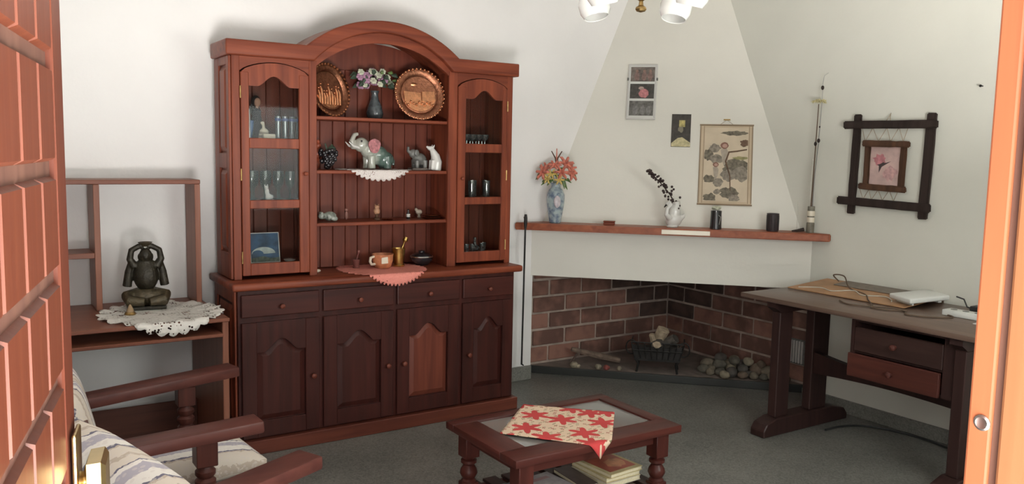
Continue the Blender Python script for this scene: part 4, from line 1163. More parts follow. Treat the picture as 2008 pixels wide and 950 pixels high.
m = MB(); m.tube([IW(.006, .02), IW(.008, .34), IW(.020, .55), IW(.027, .83), IW(.026, .93), IW(.033, .975), IW(.07, 1.0)], [.004, .0035, .003, .0022, .002, .0018, .0012], 6); m.build('wire_stick', M['steel'], tr_, True)
m = MB(); m.tube([IW(-.012, .05), IW(-.010, .46)], .004, 6); m.build('pale_rod', M['cord'], tr_, True)
for u, h, r_ in ((.002, .555, .012), (.020, .575, .012), (.026, .90, .012), (.022, .66, .006)):
    m = MB(); m.ball(IW(u, h), (r_ * .8, r_ * .8, r_ * 1.15), 10, 7); m.build('wooden_bead', M['dark_bar'], tr_, True)
m = MB()
rnd = random.Random(4)
for i in range(46):
    a = 2 * PI * i / 46; L_ = rnd.uniform(.032, .052)
    c0 = IW(.012, .815); m.tube([c0, c0 + Vector((math.cos(a) * L_ * .6, math.sin(a) * L_ * .6, rnd.uniform(.0, .014))), c0 + Vector((math.cos(a) * L_, math.sin(a) * L_, rnd.uniform(-.012, .010)))], [.004, .003, .0015], 4)
o = m.build('feather_disc', plain('pale_yellow_feather', (.56, .50, .28, 1), .8, var=.2), tr_, True); o['label'] = 'pale yellow feathery disc'
ic = thing('incense_stick', 'thin pale incense stick upright in a small dark boat holder', 'incense', Kp(4.405, 3.43))
m = MB(); m.tube([Vector(Kp(4.405, 3.43)) - rt * .03 + Vector((0, 0, .006)), Vector(Kp(4.405, 3.43)) + rt * .0 + Vector((0, 0, .008)), Vector(Kp(4.405, 3.43)) + rt * .045 + Vector((0, 0, .016))], [.004, .008, .012], 8); m.build('holder', M['dark_bar'], ic, True)
m = MB(); m.tube([Vector(Kp(4.405, 3.43)) + Vector((0, 0, .008)), Vector(Kp(4.405, 3.43)) + Vector((0, 0, .195))], .0018, 6); m.build('stick', M['cord'], ic, True)

# fire poker hanging at the end of the mantel
pk = thing('fire_poker', 'long thin black fire poker hanging at the left end of the mantel', 'poker', (3.083, 4.545, .15))
m = MB(); m.tube([(3.089, 4.545, 1.07), (3.083, 4.545, .15)], .006, 8); m.build('rod', M['iron'], pk, True)
m = MB(); m.tube([(3.0895, 4.545, 1.06), (3.09, 4.545, 1.09), (3.09, 4.545, 1.13), (3.09, 4.545, 1.155)], [.008, .012, .012, .008], 10); m.build('grip', M['iron'], pk, True)
m = MB(); m.tube([(3.0835, 4.545, .17), (3.083, 4.545, .150), (3.096, 4.540, .14)], [.006, .007, .004], 8); m.build('hook_tip', M['iron'], pk, True)
m = MB(); m.tube([(3.0895, 4.55, 1.12), (3.118, 4.60, 1.122), (3.148, 4.655, 1.125)], .002, 6); m.build('wall_hook', M['iron'], pk, True)

# ------------------------------------------------------------------ pictures on the hood
VV = Vector((k_ / 2, k_ / 2, 1)).normalized()
NN = Vector((-1, -1, k_)).normalized()
HM = Matrix((U, -NN, VV)).transposed().to_4x4()      # local x = along, y = into wall, z = up the slope
def hood_frame(u, z, off=.0015):
    s_ = hood_s(z)
    mtx = HM.copy(); mtx.translation = Vector((s_ / 2, s_ / 2, z)) + U * u + NN * off
    return mtx
def wall_thing(name, label, cat, mtx):
    o = thing(name, label, cat, (0, 0, 0)); o.matrix_world = mtx
    o.rotation_mode = 'XYZ'
    return o
def blob(w, h, seed, n=18, j=.25):
    rnd = random.Random(seed)
    return [(w * (1 + rnd.uniform(-j, j)) * math.cos(2 * PI * i / n), h * (1 + rnd.uniform(-j, j)) * math.sin(2 * PI * i / n)) for i in range(n)]
def patch(root, name, pts, c, mat, d0, d1=None):
    m = MB(); m.prism([(p[0] + c[0], p[1] + c[1]) for p in pts], 'xz', -d0, -(d1 if d1 else d0 + .0006)); return m.build(name, mat, root, local=True)
rect = lambda w, h: [(-w, -h), (w, -h), (w, h), (-w, h)]
# triple photo frame
pf = wall_thing('photo_frame', 'tall white frame holding three photographs in a column on the chimney', 'picture frame', hood_frame(-.331, 1.797))
W3, H3 = .198, .40
m = MB(); m.box(-W3 / 2, W3 / 2, -.010, 0, 0, H3, .003); m.build('backing', M['white_pl'], pf, local=True)
fgrey = plain('frame_grey', (.55, .54, .52, 1), .4)
m = MB()
for a, b, c_, d in ((-W3 / 2, W3 / 2, 0, .012), (-W3 / 2, W3 / 2, H3 - .012, H3), (-W3 / 2, -W3 / 2 + .012, .012, H3 - .012), (W3 / 2 - .012, W3 / 2, .012, H3 - .012)):
    m.box(a, b, -.016, -.0102, c_, d, .002)
m.build('frame', fgrey, pf, local=True)
for i, (c1, c2, cb) in enumerate((((.20, .13, .115, 1), (.24, .15, .12, 1), (.15, .125, .11, 1)), ((.48, .19, .20, 1), (.40, .30, .26, 1), (.06, .055, .05, 1)), ((.19, .185, .18, 1), (.13, .125, .12, 1), (.135, .13, .12, 1)))):
    zc = H3 - .072 - i * .124
    p = MB(); p.box(-.082, .082, -.0118, -.0102, zc - .053, zc + .053); ph = p.build('photograph', plain('photo_%d' % i, cb, .35, var=.5, vscale=40), pf, local=True)
    for k in range(3 if i != 1 else 1):
        x = (-.04, .01, .05)[k] if i != 1 else .012
        w = .017 if i != 1 else .034
        patch(ph, 'photo_shape', blob(w, .034, i * 7 + k, 16, .15), (x, zc - .016), plain('photo_a%d%d' % (i, k), c1, .4, var=.3, vscale=60), .0119)
        patch(ph, 'photo_shape', blob(w * .55, .012, i * 9 + k, 12, .1), (x - (.018 if i == 1 else 0), zc + .022), plain('photo_b%d%d' % (i, k), c2, .4, var=.3, vscale=60), .0119)
for x in (-W3 / 2, W3 / 2):
    m = MB(); m.box(x - .006, x + .006, -.019, -.010, .28, .30, .002); m.build('clip', M['grey_cer'], pf, local=True)
# dark postcard
pc = wall_thing('postcard', 'small dark postcard with a yellow lit doorway pinned on the chimney', 'postcard', hood_frame(-.056, 1.617))
m = MB(); m.box(-.064, .064, -.002, 0, 0, .232); m.build('card', plain('dark_print', (.045, .04, .035, 1), .5, var=.4, vscale=30), pc, local=True)
yl = plain('yellow_print', (.42, .36, .14, 1), .5, var=.4, vscale=50); cr = plain('cream_print', (.48, .43, .25, 1), .5, var=.3, vscale=50)
patch(pc, 'yellow_glow', rect(.020, .024), (.006, .165), yl, .0022)
patch(pc, 'grey_figure', blob(.018, .022, 3), (-.002, .125), plain('grey_print', (.20, .18, .13, 1), .5), .0022)
patch(pc, 'pale_path', [(-.062, .002), (.063, .002), (.063, .03), (.01, .068), (-.02, .062), (-.062, .025)], (0, 0), cr, .0022)
# scroll painting
sc_ = wall_thing('scroll_painting', 'tan hanging scroll painting of grey birds on a pine branch', 'painting', hood_frame(.2435, 1.239))
SWd, SHt = .343, .560
m = MB(); m.box(-SWd / 2, SWd / 2, -.002, 0, .006, SHt - .006); m.build('paper', plain('tan_paper', (.50, .40, .285, 1), .75, var=.1, vscale=9), sc_, local=True)
dk = plain('border_brown', (.27, .20, .13, 1), .7)
for z in (.004, SHt - .006):
    m = MB(); m.tube([(-SWd / 2 - .004, -.004, z), (SWd / 2 + .004, -.004, z)], .0055, 8); m.build('roller', dk, sc_, True, True)
for x in (-SWd / 2 + .003, SWd / 2 - .003, -SWd / 2 + .026, SWd / 2 - .024):
    patch(sc_, 'border_line', rect(.002 if abs(x) < .16 else .004, SHt / 2 - .014), (x, SHt / 2), dk, .0021)
patch(sc_, 'picture_ground', rect(.142, .255), (0.001, SHt / 2), plain('aged_paper', (.56, .47, .35, 1), .75, var=.12, vscale=7), .0021)
ink = plain('ink_dark', (.150, .130, .098, 1), .8, var=.45, vscale=60); ink2 = plain('ink_grey', (.235, .205, .165, 1), .8, var=.4, vscale=50); inkb = plain('ink_brown', (.14, .085, .055, 1), .8, var=.3)
for i, (x, z, w, h, mt_) in enumerate(((.055, .497, .085, .016, ink), (.12, .43, .028, .026, inkb), (-.07, .392, .036, .028, ink2), (-.115, .345, .030, .040, ink), (-.06, .318, .045, .028, ink2), (.065, .262, .085, .056, ink), (.10, .215, .055, .050, ink2), (.02, .205, .045, .040, ink2), (-.105, .178, .040, .026, ink), (-.045, .155, .032, .030, ink2), (.03, .085, .062, .036, ink), (.06, .050, .038, .024, ink2), (-.095, .045, .042, .034, ink), (-.05, .09, .022, .018, ink2), (.095, .325, .045, .012, plain('ink_green', (.27, .25, .12, 1), .8, var=.3)))):
    patch(sc_, 'painted_foliage', [(p[0] + x, min(max(p[1] + z, .03), .53)) for p in [(max(-.14 - x, min(.141 - x, q_[0])), q_[1]) for q_ in blob(w, h, i + 20, 22, .22)]], (0, 0), mt_, .0028 + .0001 * i)
m = MB(); m.tube([(.135, -.0045, .385), (.07, -.0045, .372), (.02, -.0045, .365), (.0, -.0045, .30), (.03, -.0045, .20), (.035, -.0045, .10)], [.004, .005, .006, .006, .004, .003], 6); m.build('painted_branch', inkb, sc_, True, True)
for x, z, s_ in ((-.012, .352, 1.0), (-.065, .235, .72)):
    patch(sc_, 'painted_bird', [(p[0] * s_, p[1] * s_) for p in [(-.022, .03), (.012, .045), (.03, .01), (.024, -.05), (.0, -.085), (-.012, -.04)]], (x, z), plain('bird_grey', (.36, .31, .25, 1), .8, var=.2), .0046)
    patch(sc_, 'painted_head', blob(.026 * s_, .024 * s_, 2, 16, .06), (x + .002, z + .058 * s_), plain('bird_head', (.22, .115, .085, 1), .8), .0048)
    patch(sc_, 'painted_face', blob(.016 * s_, .014 * s_, 2, 14, .05), (x + .004, z + .056 * s_), plain('bird_face', (.44, .27, .22, 1), .8), .0054)
m = MB(); m.tube([(-.045, -.003, SHt - .004), (0, -.004, SHt + .030), (.045, -.003, SHt - .004)], .0015, 5); m.build('hanging_cord', M['twine'], sc_, True, True)
m = MB(); m.box(-.022, .022, -.006, 0, SHt + .028, SHt + .036, .001); m.build('hanger', M['brass_old'], sc_, local=True)

# ------------------------------------------------------------------ lashed stick frame with bird picture on the right wall
bf = thing('lashed_stick_frame', 'dark crossed-stick frame with a small bird picture lashed inside it', 'picture frame', (XR - .002, 2.885, 1.24))
def stick(y0, z0, y1, z1, w, x0, x1, name, mat, par):
    a = Vector((0, y0, z0)); b = Vector((0, y1, z1)); d = (b - a).normalized(); n_ = Vector((0, -d.z, d.y)) * w / 2
    m = MB(); pts = [a - n_, b - n_, b + n_, a + n_]
    m.prism([(p.y, p.z) for p in pts], 'yz', x0, x1)
    bmesh.ops.bevel(m.bm, geom=list(m.bm.edges), offset=.006, segments=2, affect='EDGES')
    bmesh.ops.subdivide_edges(m.bm, edges=[e for e in m.bm.edges if e.calc_length() > .15], cuts=6)
    rr = random.Random(int(z0 * 999 + y0 * 77))
    for v in m.bm.verts: v.co += Vector((0, rr.uniform(-.0018, .0018), rr.uniform(-.0018, .0018)))
    return m.build(name, mat, par, True)
X0 = XR - .002
stick(3.098, 1.825, 3.108, 1.232, .050, X0 - .024, X0, 'frame_stick', M['dark_bar'], bf)
stick(2.640, 1.822, 2.655, 1.232, .055, X0 - .024, X0, 'frame_stick', M['dark_bar'], bf)
stick(3.178, 1.763, 2.592, 1.760, .046, X0 - .042, X0 - .0245, 'frame_stick', M['dark_bar'], bf)
stick(3.192, 1.310, 2.598, 1.297, .048, X0 - .042, X0 - .0245, 'frame_stick', M['dark_bar'], bf)
inn = [(3.047, 1.655, 2.745, 1.648, .036, -.040, -.0245), (3.055, 1.402, 2.750, 1.392, .036, -.040, -.0245), (3.018, 1.665, 3.018, 1.388, .038, -.024, -.008), (2.790, 1.665, 2.795, 1.388, .040, -.024, -.008)]
for (a, b, c_, d, w, e, f_) in inn: stick(a, b, c_, d, w, X0 + e, X0 + f_, 'inner_stick', M['brown_bar'], bf)
m = MB(); m.prism([(3.0, 1.405), (2.81, 1.400), (2.812, 1.645), (3.0, 1.645)], 'yz', X0 - .012, X0 - .008); pp = m.build('bird_print', plain('pinkish_print', (.56, .40, .37, 1), .6, var=.22, vscale=12), bf)
def wpatch(name, pts, c, mat, d, par):
    m = MB(); m.prism([(c[0] - p[0], c[1] + p[1]) for p in pts], 'yz', X0 - d - .0006, X0 - d); return m.build(name, mat, par)
wpatch('pink_blossom', blob(.042, .032, 31, 20, .3), (2.938, 1.560), plain('pink_print', (.50, .20, .22, 1), .6, var=.3, vscale=40), .0122, pp)
wpatch('pink_blossom', blob(.045, .038, 33, 20, .3), (2.87, 1.48), plain('pink_print_b', (.54, .33, .32, 1), .6, var=.3, vscale=40), .0122, pp)
wpatch('bird', [(-.035, .0), (-.012, .006), (.006, .016), (.014, .01), (.055, .022), (.012, -.002), (-.004, -.012), (-.02, -.045), (-.022, -.006)], (2.92, 1.530), plain('bird_print_dark', (.06, .045, .045, 1), .6), .0130, pp)
def zig(z0, z1, ys, nm):
    m = MB(); pts = []
    for i, y in enumerate(ys): pts.append((X0 - .030, y, z1 if i % 2 else z0))
    for a, b in zip(pts, pts[1:]): m.tube([a, b], .0022, 5)
    m.build(nm, M['twine'], bf, True)
zig(1.745, 1.665, [3.055, 3.030, 2.985, 2.945, 2.895, 2.868, 2.82, 2.79, 2.765], 'lashing_cord')
zig(1.385, 1.325, [3.045, 3.02, 2.985, 2.965, 2.925, 2.895, 2.855, 2.825, 2.80], 'lashing_cord')
m = MB(); m.tube([(X0 - .03, 2.905, 1.78), (X0 - .02, 2.895, 1.805), (X0 - .005, 2.892, 1.828), (X0 - .02, 2.886, 1.805), (X0 - .03, 2.878, 1.78)], .0025, 6); m.build('hanging_loop', M['twine'], bf, True)

# ------------------------------------------------------------------ hearth things
ZH = .0485
GC = Vector((4.045, 4.262, ZH))
gt = thing('fire_grate', 'black iron fire basket with curled side handles in the firebox', 'grate', tuple(GC))
def G(u, h, f=0): return GC + U * u + Vector((0, 0, h)) + Vector((-1, -1, 0)).normalized() * f
for f in (-.07, .07):
    for s_ in (-1, 1):
        m = MB(); m.tube([G(.15 * s_, .10, f), G(.13 * s_, .06, f), G(.14 * s_, 0, f)], [.008, .009, .008], 8); m.build('leg', M['iron'], gt, True)
m = MB(); m.box(-.15, .15, -.085, .085, .095, .105, .002, M=Matrix.Translation(GC) @ Matrix((U, Vector((1, 1, 0)).normalized(), Vector((0, 0, 1)))).transposed().to_4x4()); m.build('tray', M['iron'], gt)
m = MB(); m.prism([(-.155, .085), (.155, .085), (.178, .20), (.10, .178), (0, .19), (-.10, .178), (-.178, .20)], 'xz', -.084, -.078, Matrix.Translation(GC) @ Matrix((U, Vector((1, 1, 0)).normalized(), Vector((0, 0, 1)))).transposed().to_4x4()); m.build('front_plate', M['iron'], gt)
for i in range(9):
    u = -.15 + i * .0375
    m = MB(); m.tube([G(u, .10, .085), G(u * 1.12, .16, .095), G(u * 1.2, .215, .10)], .005, 6); m.build('front_bar', M['iron'], gt, True)
for h, k in ((.16, 1.12), (.215, 1.2)):
    m = MB(); m.tube([G(-.15 * k, h, -.085), G(-.15 * k, h, .095), G(.15 * k, h, .095), G(.15 * k, h, -.085)], .006, 6); m.build('rim_bar', M['iron'], gt, True)
for s_ in (-1, 1):
    m = MB(); m.tube([G(s_ * (.18 + .038 * math.cos(a)), .17 + .05 * math.sin(a), .05) for a in [2 * PI * i / 14 for i in range(15)]], .005, 6); m.build('ring_handle', M['iron'], gt, True)
wl = plain('pale_split_wood', (.38, .30, .21, 1), .8, var=.35, vscale=30); wb = plain('charred_wood', (.05, .042, .036, 1), .8, var=.5, vscale=25); wg = plain('grey_bark', (.10, .085, .072, 1), .85, var=.4, vscale=40)
def log(label, a, b, r_, mat, endm):
    m = MB(); a, b = Vector(a), Vector(b); t = thing('firewood_log', label, 'log', tuple((a + b) / 2), 0, 'logs in the fire basket')
    rr = random.Random(int(a.x * 1000 + b.z * 77)); d = (b - a)
    side = d.cross(Vector((0, 0, 1)) if abs(d.normalized().z) < .9 else Vector((1, 0, 0))).normalized(); up_ = side.cross(d).normalized()
    rings = []
    offs = [(1 + rr.uniform(-.25, .2)) for _ in range(7)]
    for k in range(5):
        p = a + d * k / 4
        rings.append([p + r_ * offs[i] * (1 + rr.uniform(-.05, .05)) * (math.cos(2 * PI * i / 7) * side + math.sin(2 * PI * i / 7) * up_) for i in range(7)])
    m.loops(rings); m.build('split_bark', mat, t)
    m = MB(); e = a - d.normalized() * .001
    m.loops([[e + (q_ - a) * .92 for q_ in rings[0]], [e - d.normalized() * .003 + (q_ - a) * .88 for q_ in rings[0]]]); m.build('cut_end', endm, t)
log('short log lying crosswise at the back of the fire basket', G(-.13, .14, -.03), G(.13, .15, -.04), .034, wb, wg)
log('grey log lying crosswise at the front of the fire basket', G(-.12, .135, .045), G(.14, .14, .04), .030, wg, wl)
log('pale split log standing tilted at the top of the fire basket', G(.035, .30, .02), G(-.01, .19, -.02), .040, wl, wl)
log('pale log whose round cut end faces out of the basket', G(-.005, .205, .11), G(.01, .205, -.02), .030, wg, wl)
log('small pale wood chunk at the left of the basket top', G(-.045, .265, .045), G(-.02, .175, .02), .024, wl, wl)
log('dark log leaning at the right of the fire basket', G(.12, .245, .03), G(.03, .18, -.01), .034, wg, wb)
# stones
stone_m = [plain('river_stone_%d' % i, c, .8, var=.25, vscale=25, bump=.2, bscale=40) for i, c in enumerate(((.20, .17, .125, 1), (.13, .12, .095, 1), (.27, .235, .17, 1), (.10, .09, .08, 1), (.15, .11, .08, 1)))]
rnd = random.Random(21)
def stone(p, r_, k, label, group, zlift=0):
    m = MB(); m.ball((0, 0, 0), (r_ * rnd.uniform(.9, 1.25), r_ * rnd.uniform(.75, 1.0), r_ * rnd.uniform(.6, .85)), 12, 8, Matrix.Rotation(rnd.uniform(0, PI), 4, 'Z'))
    sd = rnd.uniform(0, 50)
    for v in m.bm.verts: v.co *= 1 + .22 * noise.noise(v.co * (1.4 / r_) * .6 + Vector((sd, 0, 0)))
    zmin = min(v.co.z for v in m.bm.verts)
    o = m.build('river_stone', stone_m[k % 5], None, True, angle=60)
    o.location = (p[0], p[1], ZH - zmin + zlift - .003)
    return tag(o, label, 'stone', group)
front = [(4.30, 4.00), (4.355, 3.955), (4.315, 3.885), (4.385, 3.885), (4.42, 3.815), (4.47, 3.765), (4.52, 3.72), (4.565, 3.665), (4.49, 3.83), (4.60, 3.60), (4.36, 4.05), (4.30, 4.07)]
for i, p in enumerate(front):
    stone(p, rnd.uniform(.032, .044), i, '%s river stone from the left in the front row of the hearth heap' % rank(front, i), 'stones heaped at the right of the hearth')
back = [(4.45, 3.95), (4.52, 3.90), (4.57, 3.83), (4.61, 3.76), (4.43, 4.04), (4.50, 4.01), (4.57, 3.96), (4.62, 3.88), (4.40, 4.13), (4.47, 4.11), (4.54, 4.07), (4.61, 3.98), (4.62, 3.68)]
for i, p in enumerate(back):
    stone(p, rnd.uniform(.040, .055), i + 2, '%s river stone from the left along the brick side of the hearth heap' % rank(back, i), 'stones heaped at the right of the hearth')
upper = [(4.49, 3.955), (4.55, 3.885), (4.46, 4.06), (4.585, 3.80), (4.535, 4.0)]
for i, p in enumerate(upper):
    stone(p, rnd.uniform(.036, .046), i + 1, '%s river stone from the left among those on top of the hearth heap' % rank(upper, i), 'stones heaped at the right of the hearth', .058)
stone((3.70, 4.49), .026, 2, 'round white stone beside the red one at the hearth left', None)
o = stone((3.745, 4.455), .024, 4, 'small reddish stone beside a white one at the hearth left', None); o.data.materials[0] = plain('red_stone', (.24, .06, .05, 1), .7, var=.3)
stone((3.60, 4.60), .022, 2, 'pale stone standing at the left end of the hearth kerb', None)
stone((3.815, 4.40), .020, 0, 'small tan pebble at the middle of the hearth kerb', None)
stone((3.575, 4.615), .030, 2, 'flat cream stone lying at the left end of the hearth kerb', None)
pl_ = thing('firewood_stick', 'weathered split stick lying against the left firebox bricks', 'stick', (3.75, 4.66, ZH))
m = MB(); m.tube([(3.62, 4.70, ZH + .11), (3.80, 4.60, ZH + .06), (3.93, 4.53, ZH + .028)], [.016, .024, .020], 7); m.build('split_stick', plain('weathered_wood', (.17, .12, .09, 1), .85, var=.4, vscale=30), pl_)
m = MB(); m.tube([(3.66, 4.665, ZH + .10), (3.65, 4.72, ZH + .02), (3.645, 4.74, ZH + .004)], [.008, .009, .009], 6); m.build('side_branch', plain('weathered_wood_b', (.14, .10, .08, 1), .85), pl_)

# ------------------------------------------------------------------ writing unit on the left with Buddha
un = thing('computer_desk_unit', 'light red-brown open desk unit with shelf posts against the back wall', 'desk', (.52, 4.3, 0))
YU = 3.975
m = MB(); m.box(.0, 1.03, YU, 4.63, .737, .755, .003); m.build('desk_board', M['unit_x'], un)
m = MB(); m.box(1.000, 1.029, YU + .02, 4.63, 0, .7365, .003); m.build('side_panel', M['unit_z'], un)
m = MB(); m.box(.0, .028, YU + .02, 4.63, 0, .7365, .003); m.build('side_panel', M['unit_z'], un)
m = MB(); m.box(.029, .999, YU - .01, 4.40, .668, .684, .003); m.build('keyboard_shelf', M['unit_x'], un)
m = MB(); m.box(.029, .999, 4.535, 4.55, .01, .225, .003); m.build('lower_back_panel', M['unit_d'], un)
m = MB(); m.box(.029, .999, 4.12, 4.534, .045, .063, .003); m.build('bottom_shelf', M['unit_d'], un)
m = MB(); m.box(-.0, 1.008, 4.415, 4.63, 1.366, 1.388, .003); m.build('top_shelf', M['unit_x'], un)
for x in (.0, .518, .980):
    m = MB(); m.box(x, x + .027, 4.417, 4.63, .756, 1.3655, .002); m.build('shelf_post', M['unit_z'], un)
m = MB(); m.box(.0275, .5175, 4.417, 4.63, 1.012, 1.038, .002); m.build('short_shelf', M['unit_x'], un)
doily('crochet_doily', 'large white crochet doily under the Buddha hanging over the desk edge', (.775, 4.222), .268, .300, .7555, YU - .003, M['crochet_w'], 34, .006, 136, 22, amp=.06)

B0 = Vector((.735, 4.375, .770))
bd_ = thing('buddha_statue', 'dark bronze seated Buddha statue with both arms raised overhead', 'statue', tuple(B0))
# statue faces the camera
bfw = Vector((-.12, -.99, 0)).normalized(); brt = Vector((.99, -.12, 0)).normalized()
def BW(u, h, f=0): return B0 + brt * u + Vector((0, 0, h)) + bfw * f
MrB = Matrix((brt, -bfw, Vector((0, 0, 1)))).transposed()
m = MB()
m.ball(BW(0, .150, .0), (.058, .050, .075), 18, 12, MrB)      # belly and chest
m.ball(BW(0, .190, -.005), (.052, .040, .05), 16, 10, MrB)
m.ball(BW(0, .252, .008), (.030, .030, .036), 16, 10, MrB)   # head
m.ball(BW(0, .244, .034), (.010, .008, .008), 8, 6, MrB)     # nose area
for s_ in (-1, 1):
    m.ball(BW(.030 * s_, .245, .004), (.006, .008, .016), 8, 6, MrB)   # long ears
    m.ball(BW(.010 * s_, .256, .036), (.004, .003, .003), 6, 5, MrB)
    m.tube([BW(.048 * s_, .195, 0), BW(.070 * s_, .235, 0), BW(.062 * s_, .278, 0), BW(.030 * s_, .296, 0), BW(.008 * s_, .298, 0)], [.022, .017, .015, .014, .014], 10)
    m.tube([BW(.060 * s_, .235, -.005), BW(.075 * s_, .17, -.01), BW(.085 * s_, .10, -.012)], [.014, .020, .022], 10)   # hanging sleeve
    for k in range(4):
        m.tube([BW((.006 + .006 * k) * s_, .298, .010), BW((.004 + .006 * k) * s_, .310, .012)], .0035, 6)
o1 = fuse(m, .0035, 2).build('figure', M['bronze'], bd_, True, angle=80)
m = MB()
for s_ in (-1, 1):
    m.tube([BW(.030 * s_, .060, -.02), BW(.085 * s_, .050, .015), BW(.078 * s_, .036, .05), BW(.01 * s_, .030, .062)], [.034, .034, .028, .020], 12)
m.ball(BW(0, .05, 0), (.075, .05, .045), 16, 10, MrB)
m.tube([BW(-.082, .012, -.005), BW(.082, .012, -.005)], [.014, .014], 8)
fuse(m, .0035, 2).build('crossed_legs', M['bronze_gold'], bd_, True, angle=80)
m = MB(); m.lathe([(.018, .296), (.022, .302), (.034, .316), (.030, .317), (.016, .305)], B0, 16); m.build('raised_bowl', M['bronze_gold'], bd_, True)
m = MB(); m.box(-.088, .088, -.048, .055, -.0125, .006, .005, 2, Matrix.Translation(B0) @ MrB.to_4x4()); m.build('statue_base', M['bronze'], bd_)
py = thing('incense_cone', 'small tan cone ornament on the doily in front of the Buddha', 'ornament', (.640, 4.245, .7575))
m = MB(); m.lathe([(.024, 0), (.026, .006), (.020, .014)], (.640, 4.245, .758), 14); m.build('cone_base', M['brass_old'], py, True)
m = MB(); m.lathe([(.018, .0145), (.012, .032), (.004, .048)], (.640, 4.245, .758), 12); m.build('cone', plain('tan_cone', (.30, .20, .11, 1), .7), py, True)

# ------------------------------------------------------------------ armchairs
POST = [(.034, .0), (.034, .02), (.026, .03), (.036, .045), (.036, .06), (.026, .07), (.035, .082), (.035, .095), (.026, .105), (.024, .115)]
def armchair(label, arms, seat, back):
    """arms: two (back point, front point) at top; seat: corner data"""
    ctr = (Vector(arms[0][1]) + Vector(arms[1][1]) + Vector(arms[0][0]) + Vector(arms[1][0])) / 4
    t = thing('armchair', label, 'armchair', (ctr.x, ctr.y, 0), 0, 'wooden armchairs by the door')
    fronts = []; backs = []
    for a, b in arms:
        a, b = Vector(a), Vector(b); d = (b - a).normalized(); n_ = Vector((-d.y, d.x, 0)).normalized(); up_ = d.cross(n_).normalized()
        if up_.z < 0: up_ = -up_
        L_ = (b - a).length
        Mx_ = Matrix((d, n_, up_)).transposed().to_4x4(); Mx_.translation = a
        m = MB(); m.box(0, L_, -.055, .055, -.045, 0, .008, 2, Mx_); m.build('armrest', M['chair_x'], t, True)
        p = a + d * (L_ * .68); q = a + d * .05
        zt = p.z - .047
        m = MB(); m.box(p.x - .036, p.x + .036, p.y - .036, p.y + .036, zt - .085, zt, .003)
        m.lathe([(r_, zt - .20 + z) for r_, z in POST], (p.x, p.y, 0), 18)
        m.box(p.x - .034, p.x + .034, p.y - .034, p.y + .034, .0, zt - .20, .003)
        m.build('front_leg', M['chair_z'], t, True)
        m = MB(); m.prism([(q.x - .03, 0), (q.x + .03, 0), (q.x + .03, q.z - .047), (q.x - .0, .625), (q.x - .05, .625), (q.x - .03, q.z - .06)], 'xz', q.y - .028, q.y + .028); m.build('back_leg', M['chair_z'], t)
        fronts.append(p); backs.append(q)
    f0, f1 = fronts; b0, b1 = backs
    def rail(p, q_, z0, z1, w, name):
        d = Vector((q_.x - p.x, q_.y - p.y, 0)); L_ = d.length; d.normalize(); n_ = Vector((-d.y, d.x, 0))
        Mx_ = Matrix((d, n_, Vector((0, 0, 1)))).transposed().to_4x4(); Mx_.translation = Vector((p.x, p.y, 0))
        m = MB(); m.box(.036, L_ - .036, -w / 2, w / 2, z0, z1, .003, 1, Mx_); m.build(name, M['chair_x'], t)
    rail(f0, f1, .25, .335, .03, 'front_rail'); rail(b0, b1, .25, .335, .03, 'back_rail')
    rail(b0, f0, .25, .335, .03, 'side_rail'); rail(b1, f1, .25, .335, .03, 'side_rail')
    m = MB()
    c = [f0, f1, b1, b0]
    pts = [(p.x, p.y) for p in c]; cx = sum(p[0] for p in pts) / 4; cy = sum(p[1] for p in pts) / 4
    m.prism([(cx + (p[0] - cx) * .88, cy + (p[1] - cy) * .88) for p in pts], 'xy', .305, .325); m.build('seat_board', M['chair_x'], t)
    for z in (.46, .57):
        o0_ = Vector((b0.x - .0 - (z - .5) * .11, b0.y, 0)); o1_ = Vector((b1.x - (z - .5) * .11, b1.y, 0))
        rail(o0_, o1_, z, z + .07, .022, 'back_slat')
    return t
def cushion(name, label, Mx_, L_, Wd, H, mat, bulge=.02, group=None):
    """pillow: local x length, y width, z thickness; origin at base centre"""
    m = MB(); nx, ny = 16, 16
    v = []; f = []
    def pil(u, w): return (max(0, 1 - abs(u) ** 4) * max(0, 1 - abs(w) ** 4)) ** .45
    for sgn in (1, -1):
        for i in range(nx + 1):
            for j in range(ny + 1):
                u = -1 + 2 * i / nx; w = -1 + 2 * j / ny
                h = pil(u, w)
                v.append(Mx_ @ Vector((u * L_ / 2 * (1 + .02 * h), w * Wd / 2 * (1 + .02 * h), H / 2 + sgn * (H / 2) * (.30 + .70 * h) + (bulge * h * math.cos(u * 1.2) if sgn > 0 else 0))))
    n = (nx + 1) * (ny + 1)
    for s_ in (0, 1):
        for i in range(nx):
            for j in range(ny):
                a = s_ * n + i * (ny + 1) + j
                f.append((a, a + 1, a + ny + 2, a + ny + 1))
    m._add(v, f)
    # sides
    vs = list(m.bm.verts); m.bm.verts.ensure_lookup_table()
    rim = [i * (ny + 1) for i in range(nx + 1)] + [nx * (ny + 1) + j for j in range(1, ny + 1)] + [i * (ny + 1) + ny for i in range(nx - 1, -1, -1)] + [j for j in range(ny - 1, 0, -1)]
    for a, b in zip(rim, rim[1:] + rim[:1]):
        try: m.bm.faces.new([m.bm.verts[a], m.bm.verts[b], m.bm.verts[n + b], m.bm.verts[n + a]])
        except ValueError: pass
    o = m.build(name, mat, None, True, angle=75)
    o.data.transform(Mx_.inverted()); o.matrix_world = Mx_
    return tag(o, label, 'cushion', group)
ca = armchair('dark red wooden armchair farther from the door, beside the desk unit', [((.30, 3.60, .565), (.985, 3.745, .588)), ((.26, 2.925, .572), (.865, 2.955, .588))], None, None)
